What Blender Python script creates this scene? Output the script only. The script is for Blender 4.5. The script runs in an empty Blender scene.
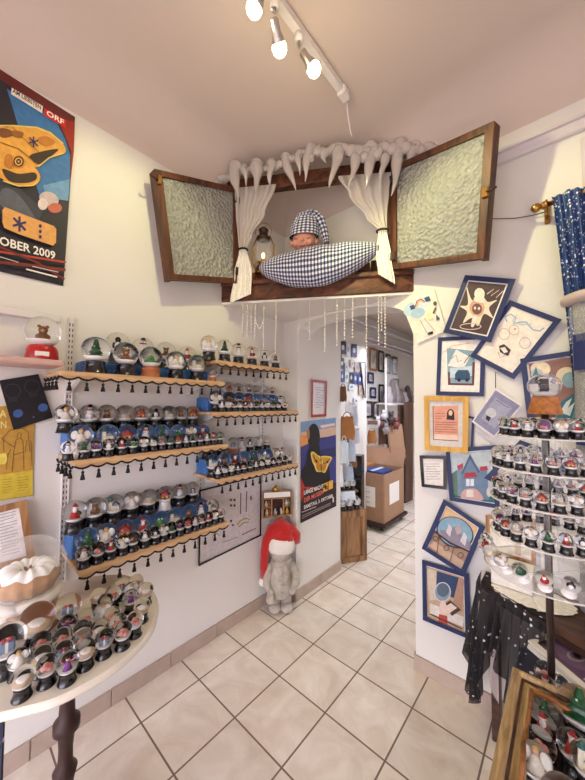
import bpy, math, random
from mathutils import Vector as V, Matrix
random.seed(7)
S = bpy.context.scene; C = S.collection
PI = math.pi
# ------------------------------------------------------------------ camera
H = 1.58; F = 312.17; PIT = .04227685; ROL = .00823271; YAW = .7227689
CAM = V((0, 0, H))
FW = V((-math.sin(YAW)*math.cos(PIT), math.cos(YAW)*math.cos(PIT), math.sin(PIT)))
_r = V((math.cos(YAW), math.sin(YAW), 0)); _u = _r.cross(FW)
RT = _r*math.cos(ROL)+_u*math.sin(ROL); UP = _u*math.cos(ROL)-_r*math.sin(ROL)
cd = bpy.data.cameras.new('camera'); co = bpy.data.objects.new('camera', cd); C.objects.link(co)
cd.sensor_fit = 'VERTICAL'; cd.sensor_height = 24; cd.lens = 24*F/780; cd.clip_start = .02
M = Matrix((RT, UP, -FW)).transposed().to_4x4(); M.translation = CAM
co.matrix_world = M; S.camera = co
# measured sight lines of the photograph: where they meet a wall / a height / a depth
def ray(x, y): return FW+RT*((x-292.5)/F)-UP*((y-390)/F)
def onx(x, y, X): d = ray(x, y); return CAM+d*(X/d.x)
def ony(x, y, Y): d = ray(x, y); return CAM+d*(Y/d.y)
def onz(x, y, Z): d = ray(x, y); return CAM+d*((Z-H)/d.z)
def dep(x, y, D): return CAM+ray(x, y)*D
DG = V((1.1, .65, 0)).normalized(); DN = V((.65, -1.1, 0)).normalized(); DP = V((-1.82, 1.30, 0))
def ond(x, y, off=0.):
    d = ray(x, y); t = ((DP+DN*off-V((CAM.x, CAM.y, 0))).dot(DN))/(d.x*DN.x+d.y*DN.y); return CAM+d*t
def dgp(s, z, off=0.): p = DP+DG*s+DN*off; p.z = z; return p
def ypx(px, x, z):            # y along a row of given x and z that is seen at column px
    n = RT-FW*((px-292.5)/F); return -(n.x*x+n.z*(z-H))/n.y
def col_of(p): d = V(p)-CAM; return 292.5+F*d.dot(RT)/d.dot(FW)
# ------------------------------------------------------------------ materials
def lin(c):
    if isinstance(c, str): c = [int(c[i:i+2], 16)/255 for i in (0, 2, 4)]
    return tuple(((x/12.92) if x <= .04045 else ((x+.055)/1.055)**2.4) for x in c)+(1,)
MATS = {}
def mat(name, col, rough=.6, metal=0, trans=0, ior=1.45, emit=0, alpha=1, noise=0, scale=8, bump=0, bscale=60, coat=0, spec=.5, sheen=0):
    m = bpy.data.materials.new(name); m.use_nodes = True; nt = m.node_tree; b = nt.nodes['Principled BSDF']
    b.inputs['Base Color'].default_value = lin(col); b.inputs['Roughness'].default_value = rough
    b.inputs['Metallic'].default_value = metal; b.inputs['Transmission Weight'].default_value = trans
    b.inputs['IOR'].default_value = ior; b.inputs['Alpha'].default_value = alpha
    b.inputs['Coat Weight'].default_value = coat; b.inputs['Specular IOR Level'].default_value = spec
    b.inputs['Sheen Weight'].default_value = sheen
    if emit:
        b.inputs['Emission Color'].default_value = lin(col); b.inputs['Emission Strength'].default_value = emit
    if noise or bump:
        tc = nt.nodes.new('ShaderNodeTexCoord')
    if noise:
        n = nt.nodes.new('ShaderNodeTexNoise'); n.inputs['Scale'].default_value = scale; n.inputs['Detail'].default_value = 6
        nt.links.new(tc.outputs['Object'], n.inputs['Vector'])
        r = nt.nodes.new('ShaderNodeValToRGB'); c = lin(col)
        r.color_ramp.elements[0].color = tuple(x*(1-noise) for x in c[:3])+(1,); r.color_ramp.elements[0].position = .3
        r.color_ramp.elements[1].color = tuple(min(1, x*(1+noise*.6)) for x in c[:3])+(1,); r.color_ramp.elements[1].position = .7
        nt.links.new(n.outputs['Fac'], r.inputs['Fac']); nt.links.new(r.outputs['Color'], b.inputs['Base Color'])
    if bump:
        n2 = nt.nodes.new('ShaderNodeTexNoise'); n2.inputs['Scale'].default_value = bscale; n2.inputs['Detail'].default_value = 4
        nt.links.new(tc.outputs['Object'], n2.inputs['Vector'])
        bp = nt.nodes.new('ShaderNodeBump'); bp.inputs['Strength'].default_value = bump; bp.inputs['Distance'].default_value = .01
        nt.links.new(n2.outputs['Fac'], bp.inputs['Height']); nt.links.new(bp.outputs['Normal'], b.inputs['Normal'])
    MATS[name] = m; return m
def flat(col, rough=.55):      # a plain paint of one colour, made once
    k = 'paint_'+col+('' if rough == .55 else '_gloss')
    return MATS.get(k) or mat(k, col, rough, noise=.13, scale=45)
def wood(name, c1, c2, scale=14, axis=2, rough=.5, dist=3.):
    m = mat(name, c1, rough); nt = m.node_tree; b = nt.nodes['Principled BSDF']
    tc = nt.nodes.new('ShaderNodeTexCoord'); mp = nt.nodes.new('ShaderNodeMapping')
    sc = [scale]*3; sc[axis] = scale*.1; mp.inputs['Scale'].default_value = sc
    n = nt.nodes.new('ShaderNodeTexNoise'); n.inputs['Scale'].default_value = 2.2; n.inputs['Detail'].default_value = 8; n.inputs['Distortion'].default_value = dist*.3
    r = nt.nodes.new('ShaderNodeValToRGB'); r.color_ramp.elements[0].color = lin(c1); r.color_ramp.elements[1].color = lin(c2)
    r.color_ramp.elements[0].position = .36; r.color_ramp.elements[1].position = .66
    bp = nt.nodes.new('ShaderNodeBump'); bp.inputs['Strength'].default_value = .25; bp.inputs['Distance'].default_value = .004
    L = nt.links.new
    L(tc.outputs['Object'], mp.inputs['Vector']); L(mp.outputs['Vector'], n.inputs['Vector']); L(n.outputs['Fac'], r.inputs['Fac'])
    L(r.outputs['Color'], b.inputs['Base Color']); L(n.outputs['Fac'], bp.inputs['Height']); L(bp.outputs['Normal'], b.inputs['Normal'])
    return m
def speckle(name, base, spot, scale=40, thr=.18, rough=.6, metal_spots=False, alpha=1):   # little stars / sequins strewn on cloth
    m = mat(name, base, rough); nt = m.node_tree; b = nt.nodes['Principled BSDF']; L = nt.links.new
    tc = nt.nodes.new('ShaderNodeTexCoord'); vo = nt.nodes.new('ShaderNodeTexVoronoi'); vo.inputs['Scale'].default_value = scale
    L(tc.outputs['Object'], vo.inputs['Vector'])
    lt = nt.nodes.new('ShaderNodeMath'); lt.operation = 'LESS_THAN'; lt.inputs[1].default_value = thr; L(vo.outputs['Distance'], lt.inputs[0])
    mx = nt.nodes.new('ShaderNodeMix'); mx.data_type = 'RGBA'; mx.inputs['A'].default_value = lin(base); mx.inputs['B'].default_value = lin(spot)
    L(lt.outputs[0], mx.inputs['Factor']); L(mx.outputs['Result'], b.inputs['Base Color'])
    if alpha < 1:
        ad = nt.nodes.new('ShaderNodeMath'); ad.operation = 'MAXIMUM'; ad.inputs[1].default_value = alpha
        L(lt.outputs[0], ad.inputs[0]); L(ad.outputs[0], b.inputs['Alpha'])
    return m
plaster = mat('white_plaster', 'E7E3DC', .85, noise=.025, scale=1.6, bump=.12, bscale=26)
ceil_m = mat('ceiling_paint', 'D8C8BC', .9, noise=.03, scale=1.1, bump=.08, bscale=20)
base_m = mat('skirting_tile', 'B9A596', .45, noise=.1, scale=14)
trim_m = mat('pale_trim', 'DCD3D6', .5)
# diagonal-free square floor tiles aligned with the walls
T = .32342; GX, GY = -1.2893, 1.3675
def floor_material():
    m = mat('floor_tile', 'C9B5A4', .38, spec=.4); nt = m.node_tree; b = nt.nodes['Principled BSDF']; L = nt.links.new
    tc = nt.nodes.new('ShaderNodeTexCoord'); sp = nt.nodes.new('ShaderNodeSeparateXYZ'); L(tc.outputs['Object'], sp.inputs[0])
    def mth(op, a, bb=None):
        n = nt.nodes.new('ShaderNodeMath'); n.operation = op
        for i, q in enumerate((a, bb)):
            if q is None: continue
            if isinstance(q, (int, float)): n.inputs[i].default_value = q
            else: L(q, n.inputs[i])
        return n.outputs[0]
    cells = []; ds = []
    for ax, g in (('X', GX), ('Y', GY)):
        q = mth('DIVIDE', mth('SUBTRACT', sp.outputs[ax], g), T); fr = mth('FRACT', q)
        ds.append(mth('MINIMUM', fr, mth('SUBTRACT', 1., fr))); cells.append(mth('FLOOR', q))
    dd = mth('MINIMUM', ds[0], ds[1]); gro = mth('LESS_THAN', dd, .0125)
    cb = nt.nodes.new('ShaderNodeCombineXYZ'); L(cells[0], cb.inputs[0]); L(cells[1], cb.inputs[1])
    wn = nt.nodes.new('ShaderNodeTexWhiteNoise'); wn.noise_dimensions = '2D'; L(cb.outputs[0], wn.inputs['Vector'])
    n = nt.nodes.new('ShaderNodeTexNoise'); n.inputs['Scale'].default_value = 5.5; n.inputs['Detail'].default_value = 9; n.inputs['Roughness'].default_value = .62
    n.inputs['Distortion'].default_value = .8
    L(tc.outputs['Object'], n.inputs['Vector'])
    r = nt.nodes.new('ShaderNodeValToRGB'); e = r.color_ramp.elements
    e[0].color = lin('DAC9B8'); e[0].position = .32; e[1].color = lin('F1E7DB'); e[1].position = .68
    L(n.outputs['Fac'], r.inputs['Fac'])
    hv = nt.nodes.new('ShaderNodeHueSaturation'); L(r.outputs['Color'], hv.inputs['Color']); L(mth('ADD', mth('MULTIPLY', wn.outputs['Value'], .1), .95), hv.inputs['Value'])
    mx = nt.nodes.new('ShaderNodeMix'); mx.data_type = 'RGBA'; L(gro, mx.inputs['Factor']); L(hv.outputs['Color'], mx.inputs['A']); mx.inputs['B'].default_value = lin('7E6A5C')
    L(mx.outputs['Result'], b.inputs['Base Color'])
    bp = nt.nodes.new('ShaderNodeBump'); bp.inputs['Strength'].default_value = .4; bp.inputs['Distance'].default_value = .003
    L(mth('SUBTRACT', 1., gro), bp.inputs['Height']); L(bp.outputs['Normal'], b.inputs['Normal'])
    L(mth('ADD', mth('MULTIPLY', gro, .4), .36), b.inputs['Roughness'])
    return m
def gingham_material():
    m = mat('gingham_cotton', 'FFFFFF', .8, sheen=.2); nt = m.node_tree; b = nt.nodes['Principled BSDF']; L = nt.links.new
    uv = nt.nodes.new('ShaderNodeUVMap'); sp = nt.nodes.new('ShaderNodeSeparateXYZ'); L(uv.outputs[0], sp.inputs[0]); o = []
    for ax in 'XY':
        fr = nt.nodes.new('ShaderNodeMath'); fr.operation = 'FRACT'; L(sp.outputs[ax], fr.inputs[0])
        g = nt.nodes.new('ShaderNodeMath'); g.operation = 'GREATER_THAN'; g.inputs[1].default_value = .5; L(fr.outputs[0], g.inputs[0]); o.append(g.outputs[0])
    a = nt.nodes.new('ShaderNodeMath'); a.operation = 'ADD'; L(o[0], a.inputs[0]); L(o[1], a.inputs[1])
    h = nt.nodes.new('ShaderNodeMath'); h.operation = 'MULTIPLY'; h.inputs[1].default_value = .5; L(a.outputs[0], h.inputs[0])
    r = nt.nodes.new('ShaderNodeValToRGB'); e = r.color_ramp.elements; e[0].color = lin('F2EFEC'); e[1].color = lin('20264A'); k = e.new(.5); k.color = lin('7F88A8')
    L(h.outputs[0], r.inputs['Fac']); L(r.outputs['Color'], b.inputs['Base Color']); return m
def hammered_glass():
    m = mat('hammered_glass', 'D6D7CF', .06, trans=.48, ior=1.35, spec=1.); nt = m.node_tree; b = nt.nodes['Principled BSDF']; L = nt.links.new
    tc = nt.nodes.new('ShaderNodeTexCoord'); vo = nt.nodes.new('ShaderNodeTexVoronoi'); vo.inputs['Scale'].default_value = 50; L(tc.outputs['Object'], vo.inputs['Vector'])
    bp = nt.nodes.new('ShaderNodeBump'); bp.inputs['Strength'].default_value = 1.; bp.inputs['Distance'].default_value = .02; L(vo.outputs['Distance'], bp.inputs['Height'])
    L(bp.outputs['Normal'], b.inputs['Normal']); return m
floor_m = floor_material(); gingham = gingham_material(); hammered = hammered_glass()
oldwood = wood('dark_stained_wood', '3A1F14', '6B3C26', 10, 2); oldwood_h = wood('dark_stained_board', '3D2317', '74442B', 10, 0)
warmwood = wood('reddish_wood', '5A2E18', '8A4E2A', 9, 2)
shelfwood = wood('pale_shelf_wood', 'B98E62', 'DAB488', 18, 1); basewood = wood('honey_wood', '9A5A2C', 'C4824A', 20, 0, .35)
gold_frame = wood('gilded_wood', '8E7048', 'C4A676', 34, 1, .35); yellowwood = wood('yellow_wood', 'C89434', 'E0B050', 20, 2, .4)
cratewood = wood('worn_crate_wood', '6E4C32', 'A88058', 12, 2); brownwood = wood('brown_table_wood', '3A241C', '5A3A2C', 10, 0)
easelwood = wood('easel_wood', '8A5C38', 'B98A5C', 16, 2)
black = mat('black_lacquer', '151214', .25, coat=.4); blackcloth = mat('black_braid', '17131A', .8)
navy = mat('navy_frame_paint', '1F2B57', .45); white = mat('white_card', 'F3EEE6', .6); snowm = mat('snow_white', 'F4F2F0', .55)
starblue = speckle('star_strewn_blue_fabric', '3E70B2', 'C4D2EA', 70, .15); starnight = speckle('star_strewn_night_fabric', '28325F', 'AEB8D4', 70, .14); sequin = speckle('blue_sequin_cloth', '2E477C', 'F4F6FF', 60, .27, .4)
starnavy = speckle('navy_star_cloth', '1E2034', 'C9C9D4', 26, .17); tulle = speckle('sheer_black_star_tulle', '1B171C', 'DAD6DC', 30, .17, .6, alpha=.86)
lace = mat('white_lace_tulle', 'F3ECE2', .8, alpha=.6); laceD = mat('dense_white_lace', 'F6F1E8', .8, noise=.12, scale=70)
lining = mat('pale_cloth_lining', 'CDBDB8', .8, alpha=.75)
ice = mat('glossy_ice_resin', 'EDE4DC', .08, trans=.4, ior=1.3, coat=1., bump=.8, bscale=26)
brass = mat('brass', 'B4894A', .3, metal=1.); steel = mat('brushed_steel', 'C4C0BC', .3, metal=1.); iron = mat('brown_cast_iron', '3A2622', .5, metal=.3)
whitemetal = mat('white_enamel', 'E6E0DC', .4); glass = mat('clear_glass', 'FFFFFF', 0., trans=1., ior=1.33)
pane = mat('thin_pane', 'FFFFFF', .03, alpha=.05, spec=.8); acryl = mat('clear_acrylic', 'FFFFFF', .04, alpha=.10, spec=.9); rimglass = mat('thick_rim_glass', 'E4E0DC', .03, spec=.9); marble = mat('cream_marble', 'EDE4D4', .25, noise=.09, scale=7, coat=.3)
card = mat('brown_cardboard', 'A98468', .85, noise=.08, scale=10); kraft = mat('kraft_paper', 'A9713F', .8, noise=.1, scale=14)
skin = mat('doll_skin', 'D89A88', .6); stone = mat('weathered_stone', 'B9AFA2', .85, noise=.25, scale=22, bump=.4, bscale=50)
redfelt = mat('red_felt', 'B81F1C', .95, sheen=.4, bump=.4, bscale=120); whitefur = mat('white_fur', 'EFE8E0', .95, bump=.7, bscale=90)
terra = mat('terracotta', 'B0683F', .6, noise=.1); redgloss = mat('red_gloss', 'B01A20', .3); bead_m = mat('pearl_bead', 'F0E8DE', .2, coat=.5)
bulb_m = mat('lamp_glow', 'FFE9B4', .3, emit=22); thread_m = mat('white_thread', 'D8CFCB', .7)
def rim_alpha(m, a0, a1):
    nt = m.node_tree; lw = nt.nodes.new('ShaderNodeLayerWeight'); lw.inputs['Blend'].default_value = .35; mr = nt.nodes.new('ShaderNodeMapRange')
    mr.inputs['To Min'].default_value = a0; mr.inputs['To Max'].default_value = a1; nt.links.new(lw.outputs['Facing'], mr.inputs['Value']); nt.links.new(mr.outputs['Result'], nt.nodes['Principled BSDF'].inputs['Alpha'])
rim_alpha(rimglass, .06, .5); rim_alpha(acryl, .06, .35)
# ------------------------------------------------------------------ mesh builder
class MB:
    def __init__(s): s.v = []; s.f = []; s.mi = []; s.sm = []; s.uv = {}; s.mats = []
    def mid(s, m):
        if m not in s.mats: s.mats.append(m)
        return s.mats.index(m)
    def add(s, vs, fs, m, smooth=False, uvs=None):
        o = len(s.v); s.v += [tuple(p) for p in vs]; k = s.mid(m)
        for f in fs:
            if uvs: s.uv[len(s.f)] = [uvs[i] for i in f]
            s.f.append(tuple(i+o for i in f)); s.mi.append(k); s.sm.append(smooth)
        return s
    def box(s, c, d, m, rot=None, bev=0.):
        x, y, z = d[0]/2, d[1]/2, d[2]/2; b = min(bev, x*.9, y*.9, z*.9)
        if b <= 0:
            vs = [V((i*x, j*y, k*z)) for i in (-1, 1) for j in (-1, 1) for k in (-1, 1)]
            fs = [(0, 1, 3, 2), (4, 6, 7, 5), (0, 4, 5, 1), (2, 3, 7, 6), (0, 2, 6, 4), (1, 5, 7, 3)]
        else:
            vs = []; idx = {}
            for i in (-1, 1):
                for j in (-1, 1):
                    for k in (-1, 1):
                        for a in range(3):
                            p = [i*(x-b), j*(y-b), k*(z-b)]; p[a] = (i*x, j*y, k*z)[a]; idx[i, j, k, a] = len(vs); vs.append(V(p))
            fs = []
            for a in range(3):
                o = [q for q in range(3) if q != a]
                for sg in (-1, 1):
                    ks = []
                    for (p, q) in ((-1, -1), (1, -1), (1, 1), (-1, 1)):
                        t = [0]*3; t[a] = sg; t[o[0]] = p; t[o[1]] = q; ks.append(idx[t[0], t[1], t[2], a])
                    fs.append(tuple(ks))
            for a in range(3):
                o = [q for q in range(3) if q != a]
                for p in (-1, 1):
                    for q in (-1, 1):
                        t1 = [0]*3; t1[o[0]] = p; t1[o[1]] = q; ks = []
                        for (e, ax) in ((-1, o[0]), (1, o[0]), (1, o[1]), (-1, o[1])):
                            t = list(t1); t[a] = e; ks.append(idx[t[0], t[1], t[2], ax])
                        fs.append(tuple(ks))
            for i in (-1, 1):
                for j in (-1, 1):
                    for k in (-1, 1): fs.append(tuple(idx[i, j, k, a] for a in range(3)))
        if rot is not None: vs = [rot @ p for p in vs]
        c = V(c); return s.add([p+c for p in vs], fs, m)
    def lathe(s, c, prof, m, n=20, axis=None, smooth=True, sx=1, sy=1):
        vs = []; fs = []; c = V(c); R = V((0, 0, 1)).rotation_difference(V(axis).normalized()) if axis is not None else None
        for (r, z) in prof:
            for i in range(n):
                a = 2*PI*i/n; p = V((r*math.cos(a)*sx, r*math.sin(a)*sy, z)); vs.append((R @ p if R else p)+c)
        k = len(prof)
        for j in range(k-1):
            for i in range(n): a, b = j*n+i, j*n+(i+1) % n; fs.append((a, b, b+n, a+n))
        if prof[0][0] > 1e-6: fs.append(tuple(range(n-1, -1, -1)))
        if prof[-1][0] > 1e-6: fs.append(tuple((k-1)*n+i for i in range(n)))
        return s.add(vs, fs, m, smooth)
    def ball(s, c, r, m, n=16, k=10, sz=1., sx=1., sy=1., z0=-1., z1=1., axis=None):
        a0, a1 = math.asin(z0), math.asin(z1); pr = []
        for i in range(k+1):
            a = a0+(a1-a0)*i/k; pr.append((max(r*math.cos(a), 1e-5), r*math.sin(a)*sz))
        return s.lathe(c, pr, m, n, axis, sx=sx, sy=sy)
    def tube(s, pts, r, m, n=8, closed=False, caps=True):
        pts = [V(p) for p in pts]; N = len(pts); rs = r if isinstance(r, (list, tuple)) else [r]*N; vs = []; fs = []; prev = None
        for i, p in enumerate(pts):
            t = (pts[(i+1) % N]-pts[i-1]) if closed else (pts[min(i+1, N-1)]-pts[max(i-1, 0)])
            t = t.normalized() if t.length > 1e-9 else V((0, 0, 1))
            if prev is None:
                a = V((0, 0, 1)) if abs(t.z) < .9 else V((1, 0, 0)); x = t.cross(a).normalized()
            else: x = (prev-t*prev.dot(t)).normalized()
            prev = x; y = t.cross(x)
            for j in range(n): a = 2*PI*j/n; vs.append(p+(x*math.cos(a)+y*math.sin(a))*rs[i])
        for i in range(N if closed else N-1):
            for j in range(n):
                a, b = i*n+j, i*n+(j+1) % n; c2, d2 = ((i+1) % N)*n+(j+1) % n, ((i+1) % N)*n+j; fs.append((a, b, c2, d2))
        if not closed and caps: fs.append(tuple(range(n-1, -1, -1))); fs.append(tuple((N-1)*n+j for j in range(n)))
        return s.add(vs, fs, m, True)
    def grid(s, fn, nu, nv, m, smooth=True, uvf=None, thick=0.):
        vs = []; us = []; fs = []
        for j in range(nv+1):
            for i in range(nu+1):
                u, v = i/nu, j/nv; vs.append(V(fn(u, v))); us.append(uvf(u, v) if uvf else (u, v))
        for j in range(nv):
            for i in range(nu): a = j*(nu+1)+i; fs.append((a, a+1, a+nu+2, a+nu+1))
        return s.add(vs, fs, m, smooth, us)
    def prism(s, pts, ext, m, smooth=False):      # planar outline pushed along ext
        pts = [V(p) for p in pts]; e = V(ext); n = len(pts)
        vs = pts+[p+e for p in pts]; fs = [tuple(range(n-1, -1, -1)), tuple(range(n, 2*n))]+[(i, (i+1) % n, n+(i+1) % n, n+i) for i in range(n)]
        return s.add(vs, fs, m, smooth)
    def build(s, name, parent=None, org=None, world=True, link=True):
        me = bpy.data.meshes.new(name)
        o = V((0, 0, 0))
        if org is not None: o = V(org)
        elif parent is not None and world: o = parent.matrix_basis.translation.copy() if parent.parent is None else root_loc(parent)
        me.from_pydata([tuple(V(p)-o) for p in s.v], [], s.f)
        for m in s.mats: me.materials.append(m)
        me.polygons.foreach_set('material_index', s.mi); me.polygons.foreach_set('use_smooth', s.sm)
        if s.uv:
            l = me.uv_layers.new(name='UVMap')
            for p in me.polygons:
                q = s.uv.get(p.index)
                if q:
                    for k, li in enumerate(p.loop_indices): l.data[li].uv = q[k]
        me.update()
        import bmesh
        b = bmesh.new(); b.from_mesh(me); bmesh.ops.recalc_face_normals(b, faces=b.faces); b.to_mesh(me); b.free()
        if not link: return me
        ob = bpy.data.objects.new(name, me); C.objects.link(ob)
        if parent is not None: ob.parent = parent
        elif org is not None: ob.location = o
        return ob
def root_loc(o):
    while o.parent: o = o.parent
    return o.matrix_basis.translation.copy()
def thing(name, label, cat, loc=(0, 0, 0), group=None):
    o = bpy.data.objects.new(name, None); C.objects.link(o); o.location = loc; o.empty_display_size = .05
    return tag(o, label, cat, group)
def tag(o, label, cat, group=None, kind=None):
    o['label'] = label; o['category'] = cat
    if group: o['group'] = group
    if kind: o['kind'] = kind
    return o
def struct(o, label=None, cat=None):
    o['kind'] = 'structure'
    if label: o['label'] = label
    if cat: o['category'] = cat
    return o
def text_into(mb, txt, org, right, up, h, m, align='LEFT', width=None, bold=.022):
    cu = bpy.data.curves.new('lettering', 'FONT'); cu.body = txt; cu.size = 1; cu.align_x = align; cu.resolution_u = 2; cu.offset = bold
    ob = bpy.data.objects.new('lettering', cu); C.objects.link(ob); bpy.context.view_layer.update()
    me = bpy.data.meshes.new_from_object(ob.evaluated_get(bpy.context.evaluated_depsgraph_get()))
    right = V(right).normalized(); up = V(up).normalized(); org = V(org); hs = h/.7; ws = hs
    if width and len(me.vertices):
        xs = [v.co.x for v in me.vertices]; ws = width/(max(xs)-min(xs))
    mb.add([org+right*(v.co.x*ws)+up*(v.co.y*hs) for v in me.vertices], [tuple(p.vertices) for p in me.polygons], m)
    bpy.data.objects.remove(ob); bpy.data.meshes.remove(me); bpy.data.curves.remove(cu)
ORD = 'first second third fourth fifth sixth seventh eighth ninth tenth eleventh twelfth thirteenth fourteenth fifteenth sixteenth seventeenth eighteenth nineteenth twentieth'.split()
# ------------------------------------------------------------------ the room
XW, YW, ZC = -1.82, 1.95, 3.28
XR, YF, YB = 2.6, -2.6, 8.2
mb = MB(); mb.box((-.1, 2.8, -.05), (5.6, 10.9, .1), floor_m); struct(mb.build('floor', org=(0, 0, 0)), 'pale beige stone-look floor tiles with dark joints', 'floor')
mb = MB(); mb.box((XW-.08, -.325, 1.7), (.16, 4.55, 3.4), plaster); struct(mb.build('wall_left'), 'white plaster wall behind the globe shelves', 'wall')
AX0, AX1, YP = -1.665, -.716, 2.60
arch = [(AX1+(AX0-AX1)*(.5-.5*math.cos(PI*i/20)), 0, 2.0+.262*math.sin(PI*i/20)**(.55 if i < 10 else .22)) for i in range(21)]
out = [(XW, 0, 0), (XW, 0, 3.4), (XR, 0, 3.4), (XR, 0, 0), (AX1, 0, 0)]+[p for p in arch]+[(AX0, 0, 0)]
mb = MB()
seg = [p for p in arch]
def blk(x0, x1, z0, z1): mb.box(((x0+x1)/2, (YW+YP)/2, (z0+z1)/2), (x1-x0, YP-YW, z1-z0), plaster)
blk(XW-.16, AX0, 0, 3.4); blk(AX1, XR, 0, 3.4)
for (a, b) in zip(seg[:-1], seg[1:]):       # the vaulted head of the passage
    mb.prism([(a[0], YW, a[2]), (b[0], YW, b[2]), (b[0], YW, 3.4), (a[0], YW, 3.4)], (0, .2, 0), plaster)
struct(mb.build('wall_back'), 'white plaster wall pierced by the arched passage', 'wall')
mb = MB(); mb.box((XR+.08, -.325, 1.7), (.16, 4.55, 3.4), plaster); struct(mb.build('wall_right'), 'white plaster wall at the right of the shop', 'wall')
mb = MB(); mb.box((.39, YF-.08, 2.85), (4.74, .16, 1.1), plaster); struct(mb.build('wall_front_light_block'), 'unseen plaster wall added over the open shop front to hold back daylight', 'wall')  # header added out of view to keep daylight off the upper walls
def axis_steps(a, b, fa, fb):
    r = .26; xs = []
    if fa: xs += [a+r*(i/10)**1.6 for i in range(10)]+[a+r]
    else: xs += [a]
    xs += [xs[-1]+(b-(r if fb else 0)-xs[-1])*k/5 for k in range(1, 6)]
    if fb: xs += [b-r*((10-i)/10)**1.6 for i in range(1, 11)]
    return xs
xs = axis_steps(XW, XR, 1, 0); ys = axis_steps(YF, YW, 0, 1); R_ = .26
def drop(d): return R_-math.sqrt(max(0, R_*R_-(R_-min(d, R_))**2))
vs = [(x, y, ZC-max(drop(x-XW), drop(YW-y))) for y in ys for x in xs]; n = len(xs)
mb = MB(); mb.add(vs, [(j*n+i, j*n+i+1, j*n+n+i+1, j*n+n+i) for j in range(len(ys)-1) for i in range(n-1)], ceil_m, True)
mb.box((.39, -.325, ZC+.1), (4.74, 4.87, .1), ceil_m); struct(mb.build('ceiling'), 'pinkish ceiling rounding softly into the walls', 'ceiling')
def skirting(name, a, b, nrm):
    a, b = V(a), V(b); m_ = MB(); t = V(nrm)*.012; up_ = V((0, 0, .085)); L_ = (b-a).length; k = max(1, round(L_/T))
    for i in range(k):
        p, q = a+(b-a)*(i/k+.003/L_), a+(b-a)*((i+1)/k-.003/L_); m_.prism([p, q, q+up_, p+up_], t, base_m)
    struct(m_.build(name), 'grey-brown tile skirting along the '+{'left': 'globe shelf wall', 'stub': 'short corner wall', 'passage': 'passage wall under the butterfly poster', 'back': 'picture wall', 'post': 'inner side of the passage post'}[name.split('_')[1]], 'skirting')
skirting('baseboard_left', (XW, YF, 0), (XW, YW, 0), (1, 0, 0)); skirting('baseboard_stub', (XW+.012, YW, 0), (AX0+.012, YW, 0), (0, -1, 0))
skirting('baseboard_passage', (AX0, YW, 0), (AX0, YP, 0), (1, 0, 0)); skirting('baseboard_back', (AX1-.012, YW, 0), (XR, YW, 0), (0, -1, 0))
skirting('baseboard_post', (AX1, YW, 0), (AX1, YP, 0), (-1, 0, 0))
# pale wall rail and upright on the back wall
mb = MB(); p, q = ony(440, 182, 1.93), ony(600, 121, 1.93); z = ony(495, 162, 1.93).z
mb.box((.9, 1.935, z+.005), (3.3, .03, .055), trim_m, bev=.006); mb.box((.9, 1.925, z+.03), (3.3, .05, .012), trim_m)
struct(mb.build('trim_1'), 'pale wall rail above the pictures', 'trim')
mb = MB(); mb.box((.084, 1.94, (z+2.35)/2-.06), (.022, .02, z-2.35), trim_m); struct(mb.build('trim_2'), 'pale upright under the wall rail', 'trim')
# the room behind the passage
mb = MB(); mb.box((-2.58, 5.4, 1.5), (.16, 5.6, 3.1), plaster); struct(mb.build('wall_stockroom'), 'white stockroom wall hung with frames', 'wall')
mb = MB(); mb.box((-1.0, 8.2, 1.5), (3.2, .16, 3.1), plaster); struct(mb.build('wall_stockroom_end'), 'white end wall of the stockroom', 'wall')
mb = MB(); mb.box((.4, 5.4, 1.5), (.16, 5.6, 3.1), plaster); struct(mb.build('wall_stockroom_right'), 'white side wall of the stockroom', 'wall')
mb = MB(); mb.box((-1.1, 5.18, 3.08), (3.1, 6.05, .1), ceil_m); struct(mb.build('ceiling_stockroom'), 'white ceiling of the stockroom', 'ceiling')
mb = MB(); mb.box((-2.45, 5.4, 2.66), (.1, 5.5, .045), trim_m, bev=.01); mb.box((-2.47, 5.4, 2.60), (.06, 5.5, .05), trim_m, bev=.01)
mb.box((-2.44, 5.4, 2.86), (.12, 5.5, .04), trim_m, bev=.01)
struct(mb.build('trim_3'), 'pale moulding along the stockroom wall', 'trim')
# ------------------------------------------------------------------ light
W = bpy.data.worlds.new('world'); S.world = W; W.use_nodes = True
bg = W.node_tree.nodes['Background']; bg.inputs[0].default_value = (.84, .82, .97, 1); bg.inputs[1].default_value = 4.6
nt = W.node_tree; tc = nt.nodes.new('ShaderNodeTexCoord'); sp = nt.nodes.new('ShaderNodeSeparateXYZ'); rp_ = nt.nodes.new('ShaderNodeValToRGB'); mr = nt.nodes.new('ShaderNodeMapRange')
mr.inputs['From Min'].default_value = -1; nt.links.new(tc.outputs['Generated'], sp.inputs[0]); nt.links.new(sp.outputs['Z'], mr.inputs['Value']); nt.links.new(mr.outputs['Result'], rp_.inputs['Fac'])
rp_.color_ramp.elements[0].position = .49; rp_.color_ramp.elements[0].color = (.24, .21, .22, 1); rp_.color_ramp.elements[1].position = .515; rp_.color_ramp.elements[1].color = (.84, .82, .97, 1); nt.links.new(rp_.outputs['Color'], bg.inputs[0])
def area(name, loc, aim, size, power, col, sy=None):
    l = bpy.data.lights.new(name, 'AREA'); l.energy = power; l.color = col; l.size = size
    if sy: l.shape = 'RECTANGLE'; l.size_y = sy
    o = bpy.data.objects.new(name, l); C.objects.link(o); o.location = loc
    o.rotation_euler = (V(aim)-V(loc)).to_track_quat('-Z', 'Y').to_euler(); return o
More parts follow.
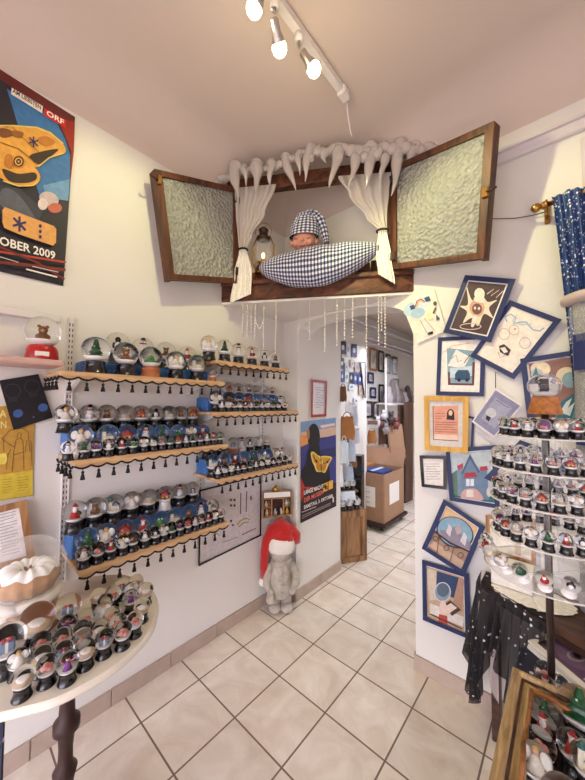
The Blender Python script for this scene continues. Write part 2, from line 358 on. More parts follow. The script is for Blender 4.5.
def spot(name, loc, aim, power, col, ang, blend=.6, r=.03):
    l = bpy.data.lights.new(name, 'SPOT'); l.energy = power; l.color = col; l.spot_size = math.radians(ang); l.spot_blend = blend; l.shadow_soft_size = r
    o = bpy.data.objects.new(name, l); C.objects.link(o); o.location = loc
    o.rotation_euler = (V(aim)-V(loc)).to_track_quat('-Z', 'Y').to_euler(); return o
area('stockroom_fill_light', (-.7, 4.2, 2.15), (-1.0, 4.2, 0), 1.3, 30, (.86, .88, 1.0), 2.4)  # invisible fill added to light the stockroom from below its ceiling, no fixture
# ceiling track with three spotlights
a, b = onz(255, -30, 3.245), onz(340, 89, 3.245)
bulbs = [dep(253, 11, (dep(253, 11, 1)-CAM).length*0+1.17), dep(280, 51, 1.25), dep(315, 71, 1.33)]
tr = thing('ceiling_track', 'white ceiling track carrying three lit spotlights', 'track light', (a+b)/2)
m_ = MB(); d = (b-a).normalized(); m_.prism([a+V((-.017, 0, -.012)), a+V((.017, 0, -.012)), a+V((.017, 0, .022)), a+V((-.017, 0, .022))], b-a, whitemetal); m_.build('rail', tr)
m_ = MB(); m_.box(b+d*.035+V((0, 0, .002)), (.05, .07, .05), whitemetal, bev=.008); m_.build('end_cap', tr)
for k, bp in enumerate(bulbs):
    t = a+d*((V((bp.x, bp.y, 0))-V((a.x, a.y, 0))).dot(V((d.x, d.y, 0)))); t.z = 3.232; aim = [V((-1.82, .55, 2.05)), V((-1.2, 1.7, 2.2)), V((-.2, 1.95, 1.75))][k]
    dr = (aim-bp).normalized(); back = bp-dr*.11
    sl = MB(); sl.lathe(t-V((0, 0, .02)), [(.02, -.012), (.02, .02)], whitemetal, 12); sl.tube([t-V((0, 0, .02)), t-V((0, 0, .05)), back], .007, steel, 8); o = sl.build('lamp_arm', tr)
    sl = MB(); sl.lathe(back, [(.008, .02), (.016, .025), (.017, .06), (.024, .075), (.027, .104), (.025, .104), (.022, .08)], steel, 18, axis=dr); o = sl.build('spot_head', tr)
    bl = MB(); bl.ball(bp-dr*.008, .029, bulb_m, 16, 8, axis=dr); bl.build('bulb', o, org=(a+b)/2)
    P_ = [(12.5, 98), (3.5, 100), (24, 108)][k]
    spot('track_spotlight', bp+dr*.035, aim, P_[0], (1, .96, .48), P_[1], .6, .025)
cw = MB(); e = b+d*.06; p2 = dep(352, 137, 1.75)
cw.tube([e, e+(p2-e)*.3+V((0, 0, -.03)), e+(p2-e)*.7+V((0, 0, -.03)), p2], .004, trim_m, 6); tag(cw.build('lamp_cable', org=e), 'thin pale cable running from the ceiling track to the icicles', 'cable')
# ------------------------------------------------------------------ window bay across the corner
wf = thing('corner_window', 'rustic wooden window frame mounted across the room corner above the passage', 'window frame', dgp(.64, 2.285))
def dbox(mbx, s0, s1, z0, z1, o0, o1, m, bev=.006):
    R = Matrix((DG, DN, V((0, 0, 1)))).transposed(); mbx.box(dgp((s0+s1)/2, (z0+z1)/2, (o0+o1)/2), (s1-s0, o1-o0, z1-z0), m, R, bev)
m_ = MB(); dbox(m_, -.0, 1.285, 2.288, 2.405, -.03, .012, oldwood_h); dbox(m_, .0, 1.285, 2.392, 2.425, -.06, .03, oldwood_h)
m_.build('sill_board', wf)
m_ = MB()
for k in range(9): dbox(m_, .13+k*.112, .13+k*.112+.108, 2.335, 2.50+.012*((k*7) % 3), -.05, -.031, warmwood if k < 2 else oldwood, .004)
m_.build('sill_planking', wf)
m_ = MB(); m_.prism([dgp(0.0, 2.272), dgp(1.278, 2.272), V((XW, YW, 2.272))], (0, 0, .016), plaster); m_.build('soffit', wf)
for s0 in (.045, 1.115):
    m_ = MB(); dbox(m_, s0, s0+.085, 2.425, 3.12, -.05, .012, warmwood if s0 < .5 else oldwood); m_.build('jamb', wf)
m_ = MB(); dbox(m_, .03, 1.22, 3.07, 3.165, -.05, .012, oldwood_h); m_.build('header_beam', wf)
def casement(name, label, hp, fp, latch):
    (h0, h1), (f0, f1) = hp, fp; org = h1; t = thing(name, label, 'casement window', org)
    q = lambda u, v: (h1*(1-u)+f1*u)*(1-v)+(h0*(1-u)+f0*u)*v
    N = (f0-h1).cross(h0-f1).normalized(); N = N if N.dot(CAM-h0) > 0 else -N
    wu = (f1-h1).length; wv = (h0-h1).length; m_ = MB(); a, b = .036/wu, .036/wv; th = .032
    for (u0, v0, u1, v1) in ((0, 0, 1, b), (0, 1-b, 1, 1), (0, b, a, 1-b), (1-a, b, 1, 1-b)):
        m_.prism([q(u0, v0)-N*th/2, q(u1, v0)-N*th/2, q(u1, v1)-N*th/2, q(u0, v1)-N*th/2], N*th, oldwood)
    m_.prism([q(1-a*.8, 0)-N*.045, q(1, 0)-N*.045, q(1, 1)-N*.045, q(1-a*.8, 1)-N*.045], N*.03, oldwood)
    m_.build('sash_frame', t)
    m_ = MB(); m_.prism([q(a*.9, b*.9)-N*.003, q(1-a*.9, b*.9)-N*.003, q(1-a*.9, 1-b*.9)-N*.003, q(a*.9, 1-b*.9)-N*.003], N*.006, hammered); m_.build('glass_pane', t)
    for v in (.12, .86):
        m_ = MB(); c = q(.0, v); m_.lathe(c+N*.01-V((0, 0, .03)), [(.008, 0), (.008, .06)], iron, 8); m_.box(q(.03, v)+N*.018, (.03, .03, .05), iron); m_.build('hinge', t)
    m_ = MB(); c = q(1-a*.4, latch); dd = (f1-h1).normalized(); m_.box(c+N*.018, (.03, .02, .05), brass, bev=.004); m_.tube([c+N*.02, c+N*.03+dd*.03, c+N*.03+dd*.055+V((0, 0, .008))], .006, iron, 8); m_.build('latch', t)
    return t
casement('window_casement', 'open casement of hammered glass swung back beside the globe shelf wall', (ond(237, 189, .02), ond(237, 284, .02)), (onx(153, 170, -1.70), onx(168, 280, -1.70)), .9)
casement('window_casement', 'open casement of hammered glass beside the wall of pictures, catching a lamp reflection', (ond(392, 168, .02), ond(393, 270, .02)), (dep(496, 122, 1.47), dep(485, 259, 1.57)), .5)
# ice over the header
ic = thing('icicle_garland', 'glossy white artificial ice with hanging icicles along the top of the corner window', 'icicles', dgp(.64, 3.1, .03))
m_ = MB(); rnd = random.Random(3)
tops = [(214, 186), (222, 178), (236, 170), (256, 167), (272, 165), (290, 158), (305, 152), (318, 150), (332, 150), (345, 148), (358, 150), (372, 146), (386, 147), (400, 145), (414, 146), (428, 148), (440, 146)]
for i, (x, y) in enumerate(tops):
    r = rnd.uniform(.03, .045)*(1.2 if i > 7 else 1); m_.ball(ond(x, y+2, .07), r, ice, 14, 9, rnd.uniform(.6, .95), axis=(rnd.uniform(-.5, .5), rnd.uniform(-.5, .5), 1))
    if i > 5: m_.ball(ond(x+6, y+rnd.uniform(0, 9), .10), r*.7, ice, 12, 8, 1.2, axis=(rnd.uniform(-.6, .6), .3, 1))
m_.tube([ond(x, y+3, .065) for x, y in tops], .024, ice, 10); ob = m_.build('ice_crust', ic); md = ob.modifiers.new('melt', 'REMESH'); md.mode = 'VOXEL'; md.voxel_size = .011; md.use_smooth_shade = True; ob.modifiers.new('soften', 'SMOOTH').iterations = 9
tx = bpy.data.textures.new('ice_ripples', 'CLOUDS'); tx.noise_scale = .035; md = ob.modifiers.new('ripples', 'DISPLACE'); md.texture = tx; md.strength = .02; md.mid_level = .45
for (x0, y0, x1, y1, w) in [(219, 182, 212, 196, 5), (236, 168, 237, 199, 9), (244, 168, 247, 186, 5), (257, 166, 257, 192, 9), (271, 164, 271, 186, 6), (286, 158, 295, 191, 7), (299, 154, 299, 176, 5), (311, 149, 304, 182, 7), (322, 152, 326, 164, 5), (339, 150, 330, 188, 8), (357, 156, 349, 187, 7), (374, 154, 364, 191, 8), (384, 158, 381, 183, 6), (400, 150, 391, 196, 8), (411, 150, 413, 183, 7), (366, 152, 369, 170, 5)]:
    p0, p1 = ond(x0, y0, .075), ond(x1, y1, .09); m_ = MB(); N = 9; pts = []; rs = []; wr = w*2.3/312*.66
    for k in range(N+1):
        t = k/N; pts.append(p0.lerp(p1, t)+DN*.02*math.sin(PI*t)+DG*.008*math.sin(5*t+x0)); rs.append(max(.002, wr*1.15*(1-t)**.75*(1+.12*math.sin(9*t+x0))))
    m_.tube(pts, rs, ice, 12); m_.ball(p0, wr*1.15, ice, 14, 9, .9); m_.build('icicle', ic)
# curtains
def drape(name, label, rows, folds, amp, off, parts):
    t = thing(name, label, 'curtain', ond((rows[0][0]+rows[0][1])/2, rows[0][2], off))
    for (pn, r0, r1, m) in parts:
        m_ = MB(); rr = rows[r0:r1+1]
        def fn(u, v):
            k = min(int(v*(len(rr)-1)), len(rr)-2); f = v*(len(rr)-1)-k; A, B = rr[k], rr[k+1]; f2 = f*f*(3-2*f)
            x = (A[0]+(A[1]-A[0])*u)*(1-f2)+(B[0]+(B[1]-B[0])*u)*f2; y = (A[2]+(A[3]-A[2])*u)*(1-f)+(B[2]+(B[3]-B[2])*u)*f
            w = abs((A[1]-A[0])*(1-f2)+(B[1]-B[0])*f2)
            return ond(x, y, off+amp*(.35+.65*w/35)*math.sin(u*folds*2*PI+.8*math.sin(v*4)))
        m_.grid(fn, folds*8, 26, m); m_.build(pn, t)
    A = rows[parts[0][2]]; m_ = MB(); c = ond((A[0]+A[1])/2, A[2], off); rr = abs(A[1]-A[0])/2*2.15/312
    m_.tube([c+DG*rr*1.15*math.cos(q)+DN*.02*math.sin(q)+V((0, 0, .004*math.sin(q))) for q in [2*PI*i/16 for i in range(16)]], .006, blackcloth, 6, closed=True); m_.build('tie_back', t)
    return t
drape('lace_curtain', 'white lace curtain tied back beside the lantern', [(234, 276, 188, 184), (236, 265, 215, 213), (238, 252, 240, 236), (239, 247, 250, 249), (234, 252, 275, 272), (230, 251, 303, 294)], 4, .016, .048, [('sheer_cloth', 0, 3, lace), ('lace_hem', 3, 5, laceD)])
drape('lace_curtain', 'white lace curtain tied back beside the picture wall', [(338, 391, 176, 172), (349, 389, 195, 192), (366, 387, 218, 214), (378, 387, 231, 230), (376, 391, 255, 255), (378, 395, 274, 284)], 4, .016, .048, [('sheer_cloth', 0, 3, lace), ('lace_hem', 3, 5, laceD)])
# oil lantern on the sill
lb = ond(263, 275, -.02); la = thing('oil_lantern', 'brass oil lantern standing on the sill beside the pillow', 'lantern', lb)
k = ond(263, 224, -.02).z-lb.z; k /= .36
m_ = MB(); m_.lathe(lb, [(.055*k, 0), (.058*k, .012*k), (.05*k, .02*k), (.048*k, .05*k), (.03*k, .07*k), (.034*k, .085*k), (.034*k, .09*k)], brass, 20); m_.build('fuel_base', la)
m_ = MB(); m_.lathe(lb, [(.03*k, .09*k), (.052*k, .13*k), (.056*k, .17*k), (.045*k, .22*k), (.034*k, .245*k)], acryl, 20); m_.build('glass_chimney', la)
m_ = MB(); m_.lathe(lb, [(.045*k, .245*k), (.047*k, .262*k), (.03*k, .275*k), (.028*k, .31*k), (.035*k, .315*k), (.012*k, .335*k)], iron, 18); m_.build('vent_cap', la)
m_ = MB()
for sg in (-1, 1): m_.tube([lb+DG*sg*.05*k+V((0, 0, .03*k)), lb+DG*sg*.075*k+V((0, 0, .09*k)), lb+DG*sg*.075*k+V((0, 0, .2*k)), lb+DG*sg*.045*k+V((0, 0, .27*k))], .005*k, brass, 8)
m_.build('side_tubes', la)
m_ = MB(); m_.tube([lb+DG*.06*k*math.cos(q)+V((0, 0, (.29+.075*math.sin(q))*k)) for q in [PI*i/12 for i in range(13)]], .003, brass, 6); m_.build('carry_handle', la)
m_ = MB(); m_.ball(lb+V((0, 0, .135*k)), .011*k, mat('lantern_flame', 'FFC98A', .4, emit=9), 10, 8, 1.7); m_.build('flame', la)
# gingham pillow over the sill
pc = dgp(.67, 2.49, .05); pil = MB(); pl, pr = dgp(.285, 2.50, .03), dgp(1.075, 2.575, .03)
def pillow(u, v):
    t = u; a = v*2*PI; c = pl.lerp(pr, t); c = c+V((0, 0, -.055*math.sin(PI*t)))+DN*.03*math.sin(PI*t)
    e = max(0, math.sin(PI*min(max(t, 0), 1)))**.55; rz = .012+.118*e*(1+.12*math.sin(PI*t)); rn = .012+.085*e
    wr = 1+.035*math.sin(11*t*PI+2*math.sin(a))*math.cos(a)**2+.02*math.sin(23*t+3*a)
    return c+V((0, 0, 1))*rz*wr*math.sin(a)*(.8 if math.sin(a) > 0 else 1)+DN*rn*wr*math.cos(a)
pil.grid(pillow, 48, 28, gingham, True, lambda u, v: (u*38, v*26))
tag(pil.build('gingham_pillow', org=pc), 'plump blue and white gingham pillow laid over the window sill', 'pillow')
# sleeping doll in a night cap
hc = ond(304, 241.5, -.06); dl = thing('sleeping_doll', 'sleeping doll in a gingham night cap behind the pillow', 'doll', hc-V((0, 0, .2)))
up = V((0, 0, 1)); fwd = (DN*.95+up*-.25).normalized(); sid = DG
m_ = MB()
def head(u, v):
    a = u*2*PI; b_ = (v-.5)*PI; x, y, z = math.cos(b_)*math.cos(a), math.cos(b_)*math.sin(a), math.sin(b_)
    r = .088*(1+.06*(y > 0)*y*(z < 0)-.08*abs(x)*(z < -.3)); r *= 1-.1*max(0, -z-.4)
    p = hc+sid*x*r*.92+fwd*y*r+up*z*r*1.12
    return p+fwd*(.012*math.exp(-((x/.12)**2+((z+.12)/.18)**2))*(y > 0))
m_.grid(head, 36, 24, skin)
nb = hc+fwd*.086
m_.ball(nb-up*.012+fwd*.006, .017, skin, 12, 8, .9)
for sg in (-1, 1): m_.ball(hc+sid*sg*.046+fwd*.07-up*.03, .024, skin, 12, 8, .9); m_.ball(hc+sid*sg*.083-up*.01, .018, skin, 10, 7, 1.3)
m_.tube([hc+up*-.07+DN*.0, hc-up*.13-DN*.03], [.04, .05], skin, 12); m_.lathe(hc-up*.22-DN*.05, [(.12, 0), (.11, .05), (.045, .1)], gingham, 16)
m_.build('head', dl)
lash = flat('5A2E28')
for sg in (-1, 1): m_ = MB(); m_.tube([hc+sid*(sg*.034+q*.02)+fwd*(.088-.02*abs(q)-.004)+up*(.008-.008*math.cos(q*1.4)) for q in (-1, -.5, 0, .5, 1)], .0025, lash, 6); m_.build('closed_eye', dl)
m_ = MB(); m_.tube([hc+sid*q*.018+fwd*.082-up*(.052-.004*q*q) for q in (-1, 0, 1)], .004, flat('B0504C'), 6); m_.build('mouth', dl)
m_ = MB()
def cap(u, v):
    a = u*2*PI; r = .104*(1-.28*v**2.2)+.006*math.sin(9*a+4*v)*v; z = .028+.14*v
    return hc+sid*math.cos(a)*r+fwd*math.sin(a)*r*.98+up*(z-.03*math.sin(a)*(1-v)*-.3)+sid*.012*v
m_.grid(cap, 40, 12, gingham, True, lambda u, v: (u*22, v*7)); m_.ball(hc+up*.16+sid*.012, .076, gingham, 20, 8, .35)
m_.build('night_cap', dl)
m_ = MB(); tp = [hc+up*.165+sid*.03, hc+up*.172+sid*.075, hc+up*.135+sid*.112, hc+up*.075+sid*.135, hc+up*.01+sid*.15, hc-up*.03+sid*.158]; tr_ = [.05, .043, .035, .03, .024, .016]
def tail(u, v):
    k = min(int(v*5), 4); f = v*5-k; c = tp[k].lerp(tp[k+1], f); r = tr_[k]*(1-f)+tr_[k+1]*f; d = (tp[k+1]-tp[k]).normalized(); e1 = DN; e2 = d.cross(e1).normalized()
    return c+(e1*math.cos(u*2*PI)+e2*math.sin(u*2*PI))*r*(1+.06*math.sin(20*v))
m_.grid(tail, 18, 20, gingham, True, lambda u, v: (u*8, v*11)); m_.build('cap_tail', dl)
m_ = MB(); c = ond(333, 251, -.0)
for k in range(9): m_.ball(c+DG*(k-4)*.012+up*.006*math.sin(k*2)+DN*.01*math.cos(k*3), .014, mat('straw_blond_curl', 'D8C08A', .8) if k == 0 else MATS['straw_blond_curl'], 8, 6)
m_.build('blond_curl', dl)
# strings of beads hanging from the sill edge
for (px, y0, y1) in [(243, 305, 336), (247.6, 306, 338), (251.5, 310, 331), (255.4, 305, 338), (264, 308, 352), (276, 303, 353), (298.4, 326, 351), (309.6, 320, 339), (325, 313, 351), (337, 306, 345), (344.6, 312, 339), (352.7, 300, 337), (366.4, 300, 351), (378.5, 296, 344), (381.5, 296, 330), (385, 294, 347)]:
    p = ond(px, 302, .004); tp_ = V((p.x, p.y, 2.286)); zb = ond(px, y1, .004).z; zt = min(2.27, ond(px, y0, .004).z); nn = max(4, int((zt-zb)/.019)); m_ = MB()
    for k in range(nn): m_.ball(V((p.x, p.y, zb+(zt-zb)*k/(nn-1))), .006, bead_m, 8, 6)
    i = [243, 247.6, 251.5, 255.4, 264, 276, 298.4, 309.6, 325, 337, 344.6, 352.7, 366.4, 378.5, 381.5, 385].index(px)
    o = m_.build('bead_string', org=tp_); tag(o, f'string of pearly beads hanging below the corner window, {ORD[i]} from the shelf wall', 'bead string', 'bead strings under the corner window')
    m_ = MB(); m_.tube([tp_, V((p.x, p.y, zb))], .0012, thread_m, 5); q = m_.build('thread', o, org=tp_)
m_ = MB(); a0, a1 = ond(255.4, 318, .004), ond(264, 318, .004)
for k in range(12):
    t = k/11; m_.ball(a0.lerp(a1, t)-V((0, 0, .07*math.sin(PI*t))), .0052, bead_m, 7, 5)
tag(m_.build('bead_loop', org=a0), 'short swag of pearly beads looped between two bead strings', 'bead string')
# ------------------------------------------------------------------ snow globes: shared pieces, unit = globe diameter
def mesh(fn, name):
    m_ = MB(); fn(m_); return m_.build(name, link=False)
ZB = .50                                     # where the glass meets the base
def base_fn(m, m2=None):
    def f(b):
        b.lathe((0, 0, 0), [(.42, 0), (.43, .035), (.40, .06), (.36, .25), (.33, .41), (.355, .45), (.355, .50), (.2, .51)], m, 24)
    return f
def base_plinth(m):
    def f(b): b.lathe((0, 0, 0), [(.44, 0), (.44, .06), (.40, .08), (.38, .28), (.40, .33), (.40, .43), (.33, .45), (.33, .50), (.2, .51)], m, 28)
    return f
def base_red(b):
    b.lathe((0, 0, 0), [(.44, 0), (.45, .05), (.42, .36), (.38, .45), (.34, .50), (.2, .51)], redgloss, 28)
    b.box((0, -.425, .2), (.36, .03, .15), white, bev=.012)
BASES = {'black': mesh(base_fn(black), 'pedestal_black'), 'white': mesh(base_fn(mat('white_gloss', 'E9E4DE', .35)), 'pedestal_white'), 'terra': mesh(base_plinth(terra), 'pedestal_terracotta'), 'red': mesh(base_red, 'pedestal_red')}
def glass_fn(b): b.ball((0, 0, ZB+.47), .5, glass, 28, 18, z0=-.93)
GLASS = mesh(glass_fn, 'glass_ball')
def snow_fn(b):
    b.lathe((0, 0, 0), [(.2, ZB+.012), (.33, ZB+.075), (.40, ZB+.15), (.42, ZB+.185), (.30, ZB+.215), (.12, ZB+.235), (.00001, ZB+.24)], snowm, 24)
SNOW = mesh(snow_fn, 'snow_bed')
ZS = ZB+.22
fl = flat
def f_tree(b):
    for k in range(4): b.lathe((0, 0, ZS+.03+k*.105), [(.2-k*.04, 0), (.19-k*.04, .012), (.03, .15)], fl('1F5A34'), 12)
    b.lathe((0, 0, ZS-.02), [(.03, 0), (.03, .08)], fl('5A3A22'), 8); b.ball((0, 0, ZS+.49), .03, fl('E8C040'), 8, 6)
    for k in range(8): b.ball((.13*math.cos(k*2.1)*(1-k*.09), .13*math.sin(k*2.1)*(1-k*.09), ZS+.07+k*.045), .022, fl('D8E4D8' if k % 2 else 'C03028'), 6, 5)
def f_snowman(b):
    b.ball((0, 0, ZS+.1), .135, snowm, 14, 10); b.ball((0, 0, ZS+.28), .1, snowm, 14, 10); b.ball((0, 0, ZS+.41), .075, snowm, 12, 8)
    b.lathe((0, 0, ZS+.46), [(.1, 0), (.1, .015), (.06, .02), (.06, .1), (.00001, .1)], fl('1A1A20'), 12)
    b.lathe((0, -.07, ZS+.41), [(.015, 0), (.001, .07)], fl('E07820'), 8, axis=(0, -1, -.1)); b.tube([(.09*math.cos(a), .09*math.sin(a), ZS+.35) for a in [i*PI/6 for i in range(12)]], .022, fl('B82A28'), 6, closed=True)
def f_red(b):
    b.lathe((0, 0, ZS-.01), [(.15, 0), (.14, .03), (.085, .27), (.00001, .3)], fl('B8201E'), 14); b.ball((0, -.01, ZS+.32), .075, fl('E0A890'), 12, 8); b.ball((0, -.055, ZS+.27), .07, snowm, 10, 8, 1.2)
    b.lathe((0, 0, ZS+.355), [(.08, 0), (.075, .03), (.001, .17)], fl('B8201E'), 12); b.lathe((0, 0, ZS+.35), [(.087, 0), (.087, .028)], snowm, 12); b.ball((.11, -.05, ZS+.15), .07, fl('6A4A2A'), 8, 6)
def f_house(b):
    b.box((0, 0, ZS+.09), (.3, .24, .2), fl('C8783C'), bev=.01); b.prism([(-.2, -.16, ZS+.18), (.2, -.16, ZS+.18), (0, -.16, ZS+.36)], (0, .32, 0), fl('B0302A')); b.box((.09, .02, ZS+.33), (.05, .05, .14), fl('7A4A34'))
    b.box((0, -.125, ZS+.05), (.07, .012, .12), fl('4A2A1A')); b.box((-.09, -.125, ZS+.1), (.06, .012, .06), fl('F0D880')); b.box((.09, -.125, ZS+.1), (.06, .012, .06), fl('F0D880'))
def f_church(b):
    b.box((.05, 0, ZS+.08), (.26, .2, .2), fl('E8DCC4'), bev=.008); b.prism([(-.08, -.12, ZS+.17), (.18, -.12, ZS+.17), (.05, -.12, ZS+.29)], (0, .24, 0), fl('8A9AA8'))
    b.box((-.11, 0, ZS+.16), (.11, .11, .36), fl('F0E8D4')); b.lathe((-.11, 0, ZS+.33), [(.085, 0), (.001, .2)], fl('4A7A74'), 8)
def f_bear(b):
    m = fl('8A5A34'); b.ball((0, .02, ZS+.1), .12, m, 12, 9, .95); b.ball((0, -.05, ZS+.25), .09, m, 12, 8); b.ball((0, -.13, ZS+.23), .04, fl('C89A6A'), 8, 6)
    for s in (-1, 1): b.ball((s*.07, -.04, ZS+.33), .035, m, 8, 6); b.ball((s*.1, -.1, ZS+.08), .045, m, 8, 6, 1.4); b.ball((s*.035, -.125, ZS+.28), .012, fl('101010'), 6, 5)
def f_angel(b):
    b.lathe((0, 0, ZS-.01), [(.17, 0), (.13, .12), (.06, .28), (.00001, .3)], fl('F4EEE4'), 14); b.ball((0, 0, ZS+.35), .065, fl('E8C0A0'), 10, 8); b.ball((0, .012, ZS+.37), .07, fl('D8B060'), 10, 8)
    for s in (-1, 1): b.ball((s*.15, .05, ZS+.24), .1, fl('F8F4EC'), 10, 8, 1.3, sy=.3)
def f_bird(b):
    m = fl('1C1C24'); b.ball((0, 0, ZS+.15), .12, m, 12, 9, 1.35); b.ball((0, -.05, ZS+.14), .1, snowm, 12, 8, 1.3); b.ball((0, -.01, ZS+.34), .08, m, 10, 8); b.lathe((0, -.08, ZS+.34), [(.02, 0), (.001, .06)], fl('E08A28'), 6, axis=(0, -1, 0))
    for s in (-1, 1): b.ball((s*.12, 0, ZS+.15), .06, m, 8, 6, 1.8, sx=.5)
def f_skater(b):
    b.lathe((0, 0, ZS), [(.12, 0), (.07, .16), (.05, .26)], fl('7A3A8A'), 12); b.ball((0, 0, ZS+.31), .06, fl('E0A890'), 10, 8); b.ball((0, .01, ZS+.34), .062, fl('3A2A20'), 10, 8, .8)
    for s in (-1, 1): b.tube([(s*.05, 0, ZS+.23), (s*.13, -.03, ZS+.25), (s*.19, -.02, ZS+.33)], .022, fl('D86A8A'), 6)
def f_rose(b):
    for k in range(7): b.ball((.1*math.cos(k*.9)*(k > 0), .07*math.sin(k*.9)*(k > 0), ZS+.1+.03*(k % 3)), .075, fl('D8847A' if k % 2 else 'E2A79A'), 8, 6, .8)
    b.ball((-.14, -.02, ZS+.05), .06, fl('3A6A40'), 8, 6, .4)
def f_cake(b):
    b.lathe((0, 0, ZS-.02), [(.22, 0), (.23, .04), (.2, .13), (.1, .19), (.04, .17), (.00001, .12)], fl('D8BFA0'), 16, sx=1.1); b.lathe((0, 0, ZS+.1), [(.2, 0), (.12, .075), (.05, .07)], snowm, 14)
def f_gift(b):
    b.box((0, 0, ZS+.09), (.24, .2, .2), fl('7A8AA6'), bev=.01); b.box((0, 0, ZS+.095), (.05, .21, .21), fl('E6E0D8')); b.ball((.05, 0, ZS+.22), .05, fl('C03A48'), 8, 6, .6); b.ball((-.05, 0, ZS+.22), .05, fl('C03A48'), 8, 6, .6)
def f_frog(b):
    m = fl('3F8A3A'); b.ball((0, 0, ZS+.1), .14, m, 12, 8, .8); b.ball((0, -.07, ZS+.2), .1, m, 12, 8, .75)
    for s in (-1, 1): b.ball((s*.06, -.1, ZS+.28), .035, fl('E8E8D8'), 8, 6); b.ball((s*.15, -.04, ZS+.05), .06, m, 8, 6)
FIG = {k: (mesh(f, 'figurine_'+k), w) for k, f, w in [('tree', f_tree, 'green tree'), ('snowman', f_snowman, 'snowman'), ('red', f_red, 'red-coated figure'), ('house', f_house, 'red-roofed house'), ('church', f_church, 'pale church'), ('bear', f_bear, 'brown bear'), ('angel', f_angel, 'white angel'), ('bird', f_bird, 'penguin'), ('skater', f_skater, 'purple skater'), ('rose', f_rose, 'pink flowers'), ('cake', f_cake, 'cream cake'), ('gift', f_gift, 'parcel'), ('frog', f_frog, 'green frog')]}
NG = 0
def part_copy(name, me, parent):
    o = bpy.data.objects.new(name, me); o.parent = parent; C.objects.link(o); return o
def globe(loc, D, fig, base, label, group, name='snow_globe', rz=None, tilt=None, fs=1.14):
    t = thing(name, label, 'snow globe', loc, group); t.scale = (D, D, D)
    d = CAM-V(loc); a = math.atan2(d.x, -d.y) if rz is None else rz
    t.rotation_euler = (tilt[0] if tilt else 0, tilt[1] if tilt else 0, a)
    part_copy('base', BASES[base], t); part_copy('glass_ball', GLASS, t); part_copy('snow_bed', SNOW, t); q = part_copy('figurine', FIG[fig][0], t); q.scale = (fs,)*3; q.location.z = ZS*(1-fs)-(.02 if fs > 1.2 else 0)
    global NG; NG += 1; return t
BW = {'black': 'black-based', 'white': 'white-based', 'terra': 'clay-based', 'red': 'red-based'}
def row(pxs, x, z, D0, D1, figs, where, group, bases=None, name='snow_globe', size=''):
    n = len(pxs)
    for i, px in enumerate(pxs):
        D = D0+(D1-D0)*i/max(1, n-1); y = ypx(px, x, z+D*.97); f = figs[i % len(figs)]; b = (bases or {}).get(i, 'black')
        globe((x, y, z), D, f, b, f'{BW[b]} {size}globe with {FIG[f][1]}, {ORD[i]} from left in {where}'.replace('  ', ' '), group, name)
# ------------------------------------------------------------------ shelves on the left wall
XF = -1.55
def tassel_mesh():
    b = MB(); b.tube([(0, 0, 0), (0, 0, -.022)], .0016, blackcloth, 6); b.lathe((0, 0, -.052), [(.0095, 0), (.0075, .012), (.004, .026), (.0062, .029), (.0055, .034), (.001, .037)], blackcloth, 10); return b.build('tassel', link=False)
TAS = tassel_mesh()
def shelf(label, y0, y1, z, side):
    th = .018; t = thing('display_shelf', label, 'shelf', (XW, (y0+y1)/2, z-th), 'scalloped globe shelves')
    m_ = MB(); m_.box(((XW+XF)/2+.001, (y0+y1)/2, z-th/2), (XF-XW-.002, y1-y0, th), shelfwood, bev=.003); m_.build('board', t)
    n = round((y1-y0)/.062); st = (y1-y0)/n; m_ = MB(); sw = MB(); N = 10
    for k in range(n):
        a = y0+k*st; lo = [(XF, a+st*q/N, z-th-.002-.011*math.sin(PI*q/N)) for q in range(N+1)]
        m_.prism([(XF, a, z-.001), ]+lo+[(XF, a+st, z-.001)], (.005, 0, 0), shelfwood)
        sw.tube([V(p)+V((.004, 0, -.004)) for p in lo], .0045, blackcloth, 6)
    m_.build('scalloped_trim', t); 
    if side:
        d = XF-XW; n2 = 4; s2 = d/n2
        for k in range(n2): sw.tube([(XW+.01+(k+q/N)*s2*.96, y0-.004, z-th-.006-.011*math.sin(PI*q/N)) for q in range(N+1)], .0045, blackcloth, 6)
    sw.build('black_braid', t); base = root_loc(t)
    pts = [V((XF+.006, y0+(k+.5)*st, z-th-.012)) for k in range(n)]+([V((XW+.035+k*s2*.96, y0-.004, z-th-.008)) for k in range(4)] if side else [])
    for p in pts: o = part_copy('tassel', TAS, t); o.location = p-base
    for yy in (y0+.09, y1-.09):
        m_ = MB(); m_.prism([(XW+.003, yy-.008, z-th), (XF-.06, yy-.008, z-th), (XW+.003, yy-.008, z-th-.07)], (0, .016, 0), whitemetal); m_.build('bracket', t)
    return t
ZA = [1.706, 1.332, .868]; ZBs = [1.832, 1.524, 1.128]
SH = [('near top', .325, 1.135, ZA[0], 1), ('near middle', .385, 1.17, ZA[1], 1), ('near lowest', .415, 1.18, ZA[2], 0), ('corner top', 1.08, 1.71, ZBs[0], 0), ('corner middle', 1.06, 1.82, ZBs[1], 0), ('corner lowest', 1.10, 1.82, ZBs[2], 0)]
SL = {'near top': 'topmost tasselled globe shelf, beside the big moth poster side of the wall', 'near middle': 'middle tasselled globe shelf above the lowest blue riser, near the gold poster', 'near lowest': 'lowest tasselled globe shelf nearest the marble table',
      'corner top': 'highest tasselled shelf toward the room corner, holding one row of clear globes', 'corner middle': 'middle tasselled shelf toward the room corner', 'corner lowest': 'lowest tasselled shelf toward the room corner, above the framed jewellery chart'}
for nm, y0, y1, z, sd in SH: shelf(SL[nm], y0, y1, z, sd)
